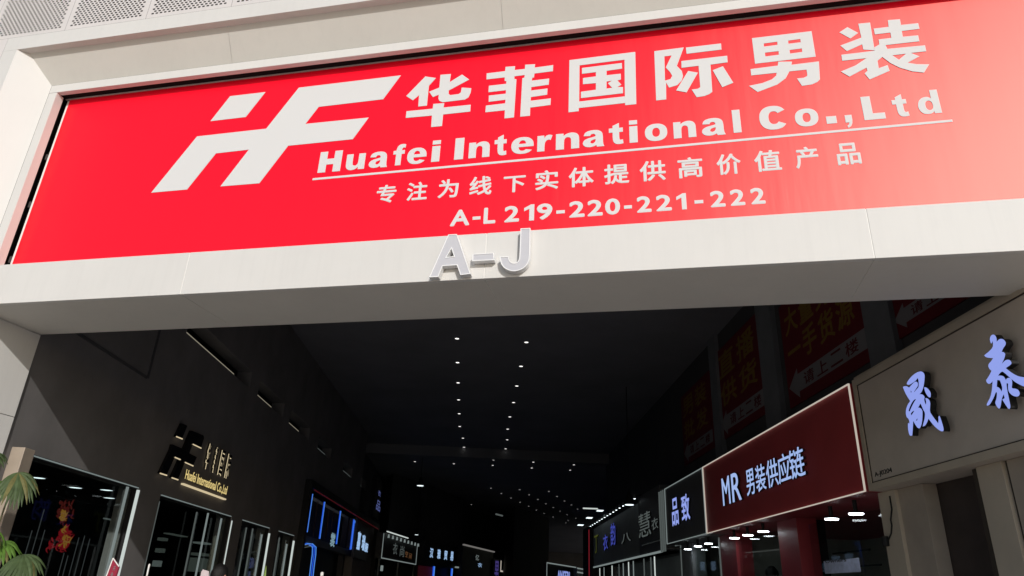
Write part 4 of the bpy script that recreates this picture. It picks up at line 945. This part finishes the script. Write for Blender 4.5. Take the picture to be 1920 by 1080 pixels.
# --- maroon shop
ms_ = thing('maroon_shopfront', tuple(RW.w((uMl+uMr)/2, 0, QR)), 'maroon shopfront with white-edged sign board reading MR in white', 'shopfront')
MB().box(RW, uMl, uMr, zb_, zt, QR+.02, QR+.9).build('sign_panel', M['maroon'], ms_)
frame_lines(RW, QR+.015, uMl, uMr, zb_, zt, .011, M['led_warm'], ms_)
DM = QR-.03
mr = pbox(RW, (1356, 946), (1391, 882), DM)
cc = [RW.at(x, y, DM) for x, y in ((1398, 931), (1398, 880), (1507, 892), (1507, 836))]
vb0 = (cc[0][1]+cc[2][1])/2; vt0 = (cc[1][1]+cc[3][1])/2
mlb = RW.at(1356, 947, DM); mrr = RW.at(1391, 938, DM); mlt = RW.at(1352, 896, DM); mrt = RW.at(1386, 884, DM)
its = [('M', (mlb[0], (mlb[1]+mrr[1])/2, RW.at(1366, 893, DM)[0], (mlt[1]+mrt[1])/2)), ('R', (RW.at(1374, 942, DM)[0], (mlb[1]+mrr[1])/2, mrt[0], (mlt[1]+mrt[1])/2))]
xs = [(1397, 1415), (1415, 1436), (1435, 1459), (1457, 1482), (1479, 1508)]
for ch, (x0, x1) in zip('男装供应链', xs): its.append((ch, (RW.at(x0+4.2, 931-(x0-1397)*.36, DM)[0], vb0, RW.at(x1-4.2, 880-(x1-1397)*.40, DM)[0], vt0)))
text(RW, 'character', its, DM, .02, M['blue_pale'], ms_, bold=.006, back=(M['ink'], .026))
def mcol(x0, x1, y, d0, m, p, d1=None, z1=None, nm='column'):
    a, b_ = RW.at(x0, y, d0)[0], RW.at(x1, y, d0)[0]
    return MB().box(RW, a, b_, 0, (z1 or zb_)-.002, d0, d1 or d0+.3).build(nm, m, p, bevel=.004)
SD = QR+.35
mcol(1350, 1382, 1050, SD, M['maroon2'], ms_)
mcol(1463, 1500, 1040, SD, M['maroon2'], ms_)
mcol(1500, 1516, 1040, SD+.2, M['black'], ms_)
a, b_ = RW.at(1382, 1050, SD)[0], RW.at(1463, 1040, SD)[0]
MB().box(RW, a+.002, b_-.002, 0, zb_-.12, SD+.05, SD+.06).build('glass', M['glass'], ms_)
a2, b2 = RW.at(1516, 1040, SD)[0], RW.at(1652, 1000, SD)[0]
MB().box(RW, a2+.002, b2-.002, 0, zb_-.12, SD+.05, SD+.06).build('glass', M['glass'], ms_)
MB().box(RW, uMl, uMr, zb_-.11, zb_-.004, SD+.0, SD+.3).build('header', M['maroon2'], ms_) if False else None
rm = MB(); rm.box(RW, uMl-.1, uMr-.02, 0, zb_+.02, SD+2.6, SD+2.7); rm.box(RW, uMl-.1, uMl, 0, zb_, SD+.31, SD+2.6); rm.box(RW, uMr-.1, uMr-.03, 0, zb_, SD+.31, SD+2.6)
rm.build('room', M['grey_room'], ms_)
MB().box(RW, uMl, uMr-.03, zb_-.001, zb_+.018, QR+.03, SD+2.6).build('soffit', M['maroon2'], ms_)
for y0, y1, x0, x1 in ((1040, 1041, 1400, 1440), (1037, 1038, 1560, 1630), (1060, 1061, 1612, 1650)):
    p, q = RW.at(x0, y0, SD+1.2), RW.at(x1, y1, SD+1.2)
    MB().box(RW, p[0], q[0], p[1]-.02, p[1], SD+1.2, SD+1.23).build('clothes_rail', M['black'], ms_)
pst = thing('poster', tuple(RW.w(*RW.at(1580, 1078, SD+.04), SD+.04)), 'pale paper notice with dark scribbled heading on the maroon shop glass', 'poster')
pb = [RW.at(x, y, SD+.035) for x, y in ((1548, 1076), (1611, 1046))]
MB().box(RW, pb[0][0], pb[1][0], pb[0][1], pb[1][1], SD+.03, SD+.034).build('sheet', mat('notice_sheet', (.42, .46, .62), .6, .2, noise=.3, scale=12), pst)
W_ = pb[1][0]-pb[0][0]; H_ = pb[1][1]-pb[0][1]
text(RW, 'character', [('Owners', (pb[0][0]+W_*.05, pb[0][1]+H_*.82, pb[0][0]+W_*.66, pb[0][1]+H_*1.12))], SD+.027, .002, M['ink'], pst, bold=.0)
# soffit lamps of the right-hand shops
def oval_lamp(x, y, z, r, lab, grp, m='lamp_shop'):
    if m == 'lamp_mirror':
        c = atz(x, y, z-EYE); c.z = z-.002
        return put_light('oval'+m, c, r, M[m], lab, grp)
    c = atz(x, y, 1); c = c*0 + Vector((c.x, c.y, 0))*(4.42/Vector((c.x, c.y, 0)).dot(QD))      # surface-mounted puck under the soffit, in front of the glass
    c.z = EYE + ray(x, y).z/ray(x, y).dot(QD)*4.42
    t = thing('soffit_lamp', tuple(c), lab, 'lamp', grp)
    MB().lathe(c, [(r*.3, z-c.z-.001), (r*.3, .022), (r*.98, .014), (r*1.04, -.004)], 24).build('housing', M['black'], t)
    MB().lathe(c, [(r, -.005), (r*.97, -.016)], 24).build('lens', M[m], t)
    return t
for (x, y), nm in zip(((1377, 1008), (1402, 1002.5), (1431, 995.5)), ('left', 'middle', 'right')):
    oval_lamp(x, y, zb_, .085, f'{nm} of three white lamps under the left half of the maroon sign', 'lamps under the shop signs')
for (x, y), nm in zip(((1559, 972), (1605, 962)), ('left', 'right')):
    oval_lamp(x, y, zb_, .085, f'brighter {nm} lamp under the right half of the maroon sign', 'lamps under the shop signs')

# --- charcoal shop
cs = thing('charcoal_shopfront', tuple(RW.w((uPl+uMl)/2, 0, QR)), 'charcoal shopfront with two blue brush characters on a thin-framed sign', 'shopfront')
MB().box(RW, uPl, uMl-.03, zb_, zt, QR+.02, QR+.9).build('sign_panel', M['charcoal'], cs)
frame_lines(RW, QR+.015, uPl, uMl-.03, zb_, zt, .012, M['led_dim'], cs)
its = [('品', pbox(RW, (1261, 987), (1270, 931), DM)), ('致', pbox(RW, (1279, 979), (1291, 923), DM))]
text(RW, 'character', its, DM, .02, M['blue_face'], cs, bold=.014, back=(M['ink'], .026))
MB().box(RW, uPl-.1, uMl-.03, zb_-.001, zb_+.018, QR+.03, SD+2.5).build('soffit', M['charcoal'], cs)
rm = MB(); rm.box(RW, uPl-.1, uMl-.12, 0, zb_, SD+2.5, SD+2.6); rm.box(RW, uPl-.2, uPl-.1, 0, zb_, SD+.3, SD+2.5); rm.build('room', M['grey_room'], cs)
mcol(1279, 1299, 1060, SD, M['pilaster'], cs)
a, b_ = RW.at(1300, 1060, SD)[0], RW.at(1346, 1050, SD)[0]
MB().box(RW, a, b_, 0, zb_-.1, SD+.05, SD+.06).build('glass', M['glass'], cs)
A = RW.at(1346, 1008, SD-.02)
MB().box(RW, A[0], A[0]+.04, 0, A[1], SD-.02, SD).build('light_line', M['led_faint'], cs)
for (x, y), nm in zip(((1289.5, 1029), (1308.5, 1023.5), (1328.5, 1018.5)), ('left', 'middle', 'right')):
    oval_lamp(x, y, zb_, .075, f'{nm} of three white lamps under the charcoal sign', 'lamps under the shop signs')

# --- long slate sign board with lamps, farther back
sl_ = thing('slate_shopfront', tuple(RW.w(RW.at(1170, 1050, QR)[0], 0, QR)), 'long slate-grey sign board washed by many small lamps, above lit glass', 'shopfront')
uSl = RW.at(1112, 1030, QR)[0]; uSm = RW.at(1197, 1000, QR)[0]; uSr = RW.at(1238, 980, QR)[0]
st = RW.at(1112, 985, QR)[1]; sb0 = RW.at(1200, 1041, QR)[1]; st = (st+zt)/2
MB().box(RW, uSl, uSm, sb0, st-.05, QR+.02, QR+.6).build('sign_panel', M['slate'], sl_)
MB().box(RW, uSm+.01, uSr, sb0, st+.1, QR+.02, QR+.6).build('sign_panel', M['charcoal'], sl_)
MB().box(RW, uSl, uSr, sb0-.05, sb0-.005, QR+.0, QR+.03).build('light_line', M['led_dim'], sl_)
for k in range(16):
    uu = uSl+(uSm+.6-uSl)*(k+.5)/16
    l_ = MB().bar(RW.w(uu, st+.10, QR-.14), RW.w(uu, st+.15, QR+.05), .012).build('lamp_arm', M['black'], sl_)
    MB().lathe(RW.w(uu, st+.03, QR-.14), [(.02, .1), (.05, 0)], 10).build('lamp_head', M['slate'], l_)
    MB().lathe(RW.w(uu, st+.025, QR-.14), [(.028, 0), (.027, -.006)], 10).build('lens', M['lamp_wash'], l_)
H_ = st-sb0
its = [('衣', pbox(RW, (1131, 1033), (1139, 1000), DM)), ('韵', pbox(RW, (1145, 1024), (1153, 978), DM))]
text(RW, 'character', its, DM, .03, mat('deep_blue_glow', (.02, .02, .02), .5, .1, emit=(.10, .13, .75), es=.42), sl_, bold=.01)
text(RW, 'character', [('丁', pbox(RW, (1114, 1038), (1121, 1002), DM))], DM, .03, mat('olive_glow', (.02, .02, .02), .5, .1, emit=(.10, .12, .02), es=.5), sl_, bold=.0)
text(RW, 'character', [('八', pbox(RW, (1165, 1020), (1182, 996), DM)), ('慧', pbox(RW, (1198, 1010), (1219, 955), DM)), ('衣', pbox(RW, (1222, 995), (1233, 968), DM)), ('ESSENTIALS', pbox(RW, (1204, 1023), (1238, 1012), DM))], DM, .03, M['led_faint'], sl_, bold=.0)
for x in (1236, 1239.5, 1243):
    p, q = RW.at(x, 925, QR), RW.at(x+1.5, 1025, QR)
    MB().box(RW, p[0]-.015, p[0]+.015, sb0-.05, zt, QR-.02, QR+.015).build('light_line', M['led_faint'], sl_)
gx = [(1115, 'led_dim'), (1119, 'led_faint'), (1124, 'led_white'), (1132, 'led_dim'), (1147, 'led_white'), (1160, 'led_faint'), (1168, 'led_dim'), (1178, 'led_white'), (1187, 'led_dim'), (1207, 'led_faint'), (1220, 'led_faint'), (1227, 'led_white')]
for x, mm in gx:
    p = RW.at(x, 1062, QR+.2); MB().box(RW, p[0]-.03, p[0]+.03, .3, sb0-.06, QR+.2, QR+.22).build('light_line', M[mm], sl_)
MB().box(RW, uSl, uPl, 0, sb0, QR+.9, QR+1.0).build('room', M['slate'], sl_)
MB().box(RW, uSl, uPl-.0, sb0+.0, sb0+.02, QR+.03, QR+.9).build('soffit', M['charcoal'], sl_)
p, q = RW.at(1237, 1029, SD), RW.at(1277, 1021, SD)
frame_lines(RW, SD, p[0], q[0], .0, p[1], .035, M['led_faint'], sl_, 'tr')
far_spot(1180, 947, RW.at(1180, 947, QR-.5)[1]-EYE, 'single black pendant lamp above the slate sign board', .12)
# red-edged corner post and its lamps
cp = thing('corner_post', tuple(RW.w(RW.at(1103, 1050, QR)[0], 0, QR)), 'black corner post with a red light line at the end of the slate sign', 'post')
a, b_ = RW.at(1094, 1040, QR)[0], RW.at(1110, 1035, QR)[0]
MB().box(RW, a, b_, 0, st+.15, QR-.02, QR+1.2).build('shaft', M['black'], cp, bevel=.01)
c_ = RW.at(1104.5, 1040, QR-.03)[0]
MB().box(RW, c_-.04, c_+.04, .2, st, QR-.04, QR-.021).build('light_line', M['red_tube'], cp)
A, B = RW.at(1093, 953, QR-.05), RW.at(1121, 954, QR-.05)
A, B = atz(1093, 953, st+.18-EYE), atz(1121, 954, st+.18-EYE)
MB().bar(A, B, .022).build('cap_light', M['led_white'], cp)
for n_, (x, y) in enumerate(((1125, 957), (1105, 970.5), (1088.5, 984))):
    c = atz(x, y, st+.25-EYE - n_*.12)
    t = thing('flood_lamp', tuple(c), f'{["nearest","middle","farthest"][n_]} of three white flood lamps around the red-edged corner post', 'lamp', 'flood lamps by the corner post')
    MB().box(RW, c.dot(RW.a)-.18, c.dot(RW.a)+.18, c.z, c.z+.05, c.dot(RW.i)-.11, c.dot(RW.i)+.11).build('housing', M['black'], t, bevel=.01)
    MB().box(RW, c.dot(RW.a)-.16, c.dot(RW.a)+.16, c.z-.02, c.z-.002, c.dot(RW.i)-.1, c.dot(RW.i)+.1).build('lens', M['lamp_cool'], t)

# ------------------------------------------------------------------ palm and foreground things at the bottom edge
def fan_leaf(bl, c, tip, normal, size, n=17, spread=2.3, droop=.55, seed=0, dry=None):
    rnd = random.Random(seed); d = (tip-c).normalized(); nn = (normal - d*normal.dot(d)).normalized(); sd = d.cross(nn)
    for k in range(n):
        a = spread*(k/(n-1)-.5)*1.05; dr = d*math.cos(a)+sd*math.sin(a); L = size*(1-.22*abs(a)/1.2)*rnd.uniform(.9, 1.06); wv = nn.cross(dr).normalized()
        P = []
        for j in range(7):
            t_ = j/6; p = c+dr*(L*t_*(1-.25*droop*t_)) + Vector((0, 0, -1))*(droop*L*t_**2.2*rnd.uniform(.95, 1.05)) + nn*(.02*math.sin(k*2.1)*t_)
            wd = size*.062*(math.sin(math.pi*min(1, .12+t_*.88))**.75)+.0012
            P.append((p, wd*(.55 if j == 0 else 1)))
        b = dry if dry is not None and rnd.random() < .12 else bl
        i = len(b.v)
        for p, wd in P: b.v += [p-wv*wd - nn*.0, p+nn*wd*.35, p+wv*wd]
        for j in range(6):
            o = i+j*3; b.f += [(o, o+1, o+4, o+3), (o+1, o+2, o+5, o+4)]
VPALM = 5.55
def pt(x, y, V=VPALM): u, v = FA.at(x, y, V); return Vector((u, V, v))
pc = pt(-60, 1180); pc.z = 0
palm = thing('fan_palm', tuple(pc), 'potted fan palm with drooping leaves in front of the left jamb', 'palm')
MB().lathe(pc, [(.20, .0), (.24, .02), (.30, .5), (.31, .52), (.27, .52), (.26, .46)], 24).build('pot', M['pot'], palm)
MB().lathe(pc, [(.26, .44), (.10, .47)], 20).build('soil', M['soil'], palm)
leaves = [((34, 886), (52, 945), 'leaf2', .30, 1), ((-8, 872), (-25, 840), 'leaf2', .30, 2), ((2, 902), (-10, 912), 'leaf', .22, 3), ((-4, 1018), (40, 1035), 'leaf', .30, 4), ((44, 1040), (58, 1085), 'leaf2', .30, 5), ((28, 1076), (40, 1100), 'leaf', .26, 6), ((-20, 850), (20, 868), 'leaf2', .26, 7), ((-15, 990), (-40, 985), 'leaf', .28, 8)]
stm = MB()
for k, (c, tp, mm, sz, sd) in enumerate(leaves):
    C = pt(*c, VPALM-.02*k); Tp = pt(*tp, VPALM-.05*k-.1); b = MB(); dr_ = MB()
    fan_leaf(b, C, Tp, Vector((.55, -.6, .55)), sz, seed=sd, n=19 if sz > .25 else 13, dry=dr_)
    lf = b.build('leaf', M[mm], palm)
    if dr_.v: dr_.build('dry_blade', M['leaf_dry'], lf)
    base = pc+Vector((.05*math.cos(k*2), .05*math.sin(k*2), .45)); mid = (base+C)/2+Vector((-.12, 0, .25))
    stm.tube([base.lerp(mid, t_)*(1-t_)+mid.lerp(C, t_)*t_ for t_ in [j/10 for j in range(11)]], [.012]*5+[.008]*6, 7)
stm.build('stem', M['stem'], palm, smooth=True)
# red placard on a stand
DPL = 7.2
pl = [FA.at(x, y, DPL) for x, y in ((213, 1046), (222, 1060), (205, 1100), (195, 1092))]
ps = thing('placard', (pl[0][0], DPL, 0), 'red placard with white edge tilted on a stand below the first display window', 'placard')
shape(FA, 'board', [[FA.at(x, y, DPL) for x, y in ((212.5, 1047), (222.5, 1063), (206, 1115), (192, 1100))]], DPL, .02, mat('placard_red', (.32, .03, .06), .5, .3, noise=.2), ps)
A, B, C = [FA.w(*FA.at(x, y, DPL-.005), DPL-.005) for x, y in ((192, 1100), (212, 1046.5), (223, 1062.5))]
bb = MB(); bb.bar(A, B, .006); bb.bar(B, C, .006); bb.build('edge', M['whiteplastic'], ps)
text(FA, 'character', [('开', pbox(FA, (211, 1070), (217, 1062), DPL-.006)), ('业', pbox(FA, (206, 1082), (213, 1073), DPL-.006))], DPL-.006, .002, M['arrow'], ps, bold=0)
pm = FA.at(205, 1100, DPL+.03)[0]
sp = MB(); sp.bar((pm, DPL+.03, 0.03), (pm, DPL+.03, 1.55), .015); sp.build('pole', M['black'], ps)
MB().lathe((pm, DPL+.03, 0.005), [(.2, 0), (.2, .02), (.03, .035)], 20).build('base', M['black'], ps)
def stake(x, y, d, lab, m, w=.01, lean=0):
    u_, v_ = FA.at(x, y, d); t = thing('flag_pole', (u_, d, 0), lab, 'pole', 'white-tipped poles at the bottom edge')
    MB().bar((u_, d, .02), (u_+lean, d, v_), w).build('shaft', m, t)
    MB().lathe((u_+lean, d, v_-.001), [(w*1.02, -.03), (w*1.1, 0), (w*.5, .012)], 10).build('tip', M['whiteplastic'], t)
    MB().lathe((u_, d, 0.005), [(.14, 0), (.14, .02), (.02, .03)], 16).build('base', M['black'], t)
stake(280, 1059, 7.4, 'thin white-tipped pole standing right of the red placard', M['whiteplastic'], .009)
stake(604, 1074, 9.5, 'short white-tipped pole in front of the blue neon shopfront', M['whiteplastic'], .02)
# paddle-shaped placard top and a leafy plant tip
wp = FA.at(380, 1072, 8.2)
t = thing('paddle_sign', (wp[0], 8.2, 0), 'rounded white paddle sign beside the dark head under the wall sign', 'sign')
shape(FA, 'paddle', [[FA.at(x, y, 8.2) for x, y in ((376, 1080), (377.5, 1072), (380.5, 1067.5), (383, 1069), (385, 1069), (391, 1071), (391, 1095), (378, 1095))]], 8.2, .012, mat('pale_pink', (.66, .56, .58), .5, .3, noise=.1), t)
MB().bar((wp[0], 8.21, .02), (wp[0], 8.21, wp[1]-.12), .012).build('pole', M['whiteplastic'], t)
MB().lathe((wp[0], 8.21, 0.005), [(.14, 0), (.14, .02), (.02, .03)], 16).build('base', M['black'], t)
lp = FA.at(492, 1085, 9.0)
t = thing('potted_plant', (lp[0], 9.0, 0), 'upright plant whose single pale green leaf tip stands before the narrow windows', 'plant')
MB().lathe((lp[0], 9.0, 0.005), [(.16, 0), (.2, .4), (.21, .42), (.17, .42), (.16, .36)], 20).build('pot', M['pot'], t)
tipu, tipv = FA.at(499, 1061, 9.0)
for k, (du, h, ln) in enumerate(((0, tipv, .0), (-.15, tipv-.2, -.12), (.14, tipv-.3, .1), (.06, tipv-.25, -.1), (-.1, tipv-.3, .14))):
    b = MB(); i = 0; n = 10
    cx, cy = lp[0]+du*.5, 9.0+ln*.5
    for j in range(n+1):
        t_ = j/n; z = .38+(h-.38)*t_; wd = .055*math.sin(math.pi*(.18+.82*t_))**.7 if t_ < 1 else .0015
        x_ = cx+(tipu-cx if k == 0 else du)*t_**1.5; y_ = cy+ln*t_
        b.v += [Vector((x_-wd, y_+.008, z)), Vector((x_, y_-.01, z)), Vector((x_+wd, y_+.008, z))]
        if j: o = (j-1)*3; b.f += [(o, o+1, o+4, o+3), (o+1, o+2, o+5, o+4)]
    b.build('leaf', mat('bright_leaf', (.22, .32, .07), .45, .35, noise=.3, scale=9), t)

# ------------------------------------------------------------------ people (only the tops of their heads reach the frame)
def person(x, y, d, fr, label, face):
    """x, y: pixel of the crown of the head on the plane at depth d; face: heading vector"""
    u_, v_ = fr.at(x, y, d); top = fr.w(u_, v_, d); H = top.z; g0 = Vector((top.x, top.y, 0)); k = H/1.75
    fwd = Vector(face).normalized(); sd = Vector((fwd.y, -fwd.x, 0))
    P = lambda s_, f_, z_: g0 + sd*(s_*k) + fwd*(f_*k) + ZV*(z_*k)
    J_ = {'pel': (P(0, 0, .95), .15), 'wst': (P(0, 0, 1.1), .13), 'chs': (P(0, .01, 1.3), .155), 'nck': (P(0, 0, 1.47), .062), 'hd0': (P(0, .015, 1.56), .07), 'hd1': (P(0, .015, 1.635), .088)}
    E = [('pel', 'wst'), ('wst', 'chs'), ('chs', 'nck'), ('nck', 'hd0'), ('hd0', 'hd1')]
    for s_, n in ((-1, 'l'), (1, 'r')):
        J_.update({n+'sh': (P(.18*s_, 0, 1.40), .062), n+'el': (P(.23*s_, -.02, 1.12), .046), n+'wr': (P(.22*s_, .07, .88), .032), n+'ha': (P(.21*s_, .10, .80), .03),
                   n+'hp': (P(.10*s_, 0, .90), .105), n+'kn': (P(.11*s_, .02, .49), .068), n+'an': (P(.11*s_, -.02, .09), .045), n+'to': (P(.12*s_, .15, .04), .038)})
        E += [('chs', n+'sh'), (n+'sh', n+'el'), (n+'el', n+'wr'), (n+'wr', n+'ha'), ('pel', n+'hp'), (n+'hp', n+'kn'), (n+'kn', n+'an'), (n+'an', n+'to')]
    names = list(J_); me = bpy.data.meshes.new('body'); me.from_pydata([tuple(J_[n][0]-g0) for n in names], [(names.index(a), names.index(b)) for a, b in E], [])
    o = bpy.data.objects.new('tmp', me); COL.objects.link(o)
    sk = o.modifiers.new('s', 'SKIN'); ss = o.modifiers.new('d', 'SUBSURF'); ss.levels = ss.render_levels = 2
    for n, v in zip(names, me.skin_vertices[0].data): v.radius = (J_[n][1]*k,)*2; v.use_root = (n == 'pel')
    dg = bpy.context.evaluated_depsgraph_get(); dg.update()
    m2 = bpy.data.meshes.new_from_object(o.evaluated_get(dg)); bpy.data.objects.remove(o)
    m2.transform(Matrix.Translation(g0))
    for p in m2.polygons: p.use_smooth = True
    t = thing('person', tuple(g0), label, 'person')
    m2.materials.clear(); body = link('body', m2, M['skin'], t)
    m2.materials.append(M['cloth'])
    for p in m2.polygons:
        z = (p.center.z)/k
        if z < 1.46 and not (z < .86 and abs(p.center.dot(sd)) > .17*k): p.material_index = 1
    # hair cap, nose, ears, eyes
    hb = MB(); hc = P(0, .0, 1.635); n, mrow = 20, 9
    for r_ in range(mrow):
        ph = math.pi*.60*r_/(mrow-1)
        for j in range(n):
            th = 2*math.pi*j/n; bk = .5-.5*math.cos(th); e_ = ph*(.72+.42*bk)
            rr = (.098+.004*math.sin(th*5+r_))*k
            hb.v.append(hc + ZV*(rr*1.17*math.cos(e_)) + (fwd*math.cos(th)*1.05+sd*math.sin(th)*.9)*(rr*max(.02, math.sin(e_))))
    for r_ in range(mrow-1): hb.f += [(r_*n+j, r_*n+(j+1) % n, (r_+1)*n+(j+1) % n, (r_+1)*n+j) for j in range(n)]
    hb.build('hair', M['hair'], t, smooth=True)
    fb_ = MB(); fb_.lathe(P(0, .108, 1.60), [(.004, .03), (.012, .0), (.013, -.012), (.004, -.018)], 8)
    for s_ in (-1, 1): fb_.lathe(P(.085*s_, -.0, 1.61), [(.004, .03), (.016, .01), (.014, -.02), (.004, -.03)], 8)
    fb_.build('face_feature', M['skin'], t, smooth=True)
    eb = MB()
    for s_ in (-1, 1): eb.lathe(P(.034*s_, .095, 1.628), [(.003, .007), (.011, 0), (.003, -.007)], 8)
    eb.build('eye', M['ink'], t, smooth=True)
person(415, 1057, 8.0, FA, 'dark-haired person in dark clothes below the black and gold wall sign', (.2, 1, 0))
person(1446, 1061, QR+.9, RW, 'dark-haired person behind the glass of the maroon shop', (.3, 1, 0))
person(1321, 1062, QR+.9, RW, 'dark-haired person behind the glass of the charcoal shop', (.5, 1, 0))
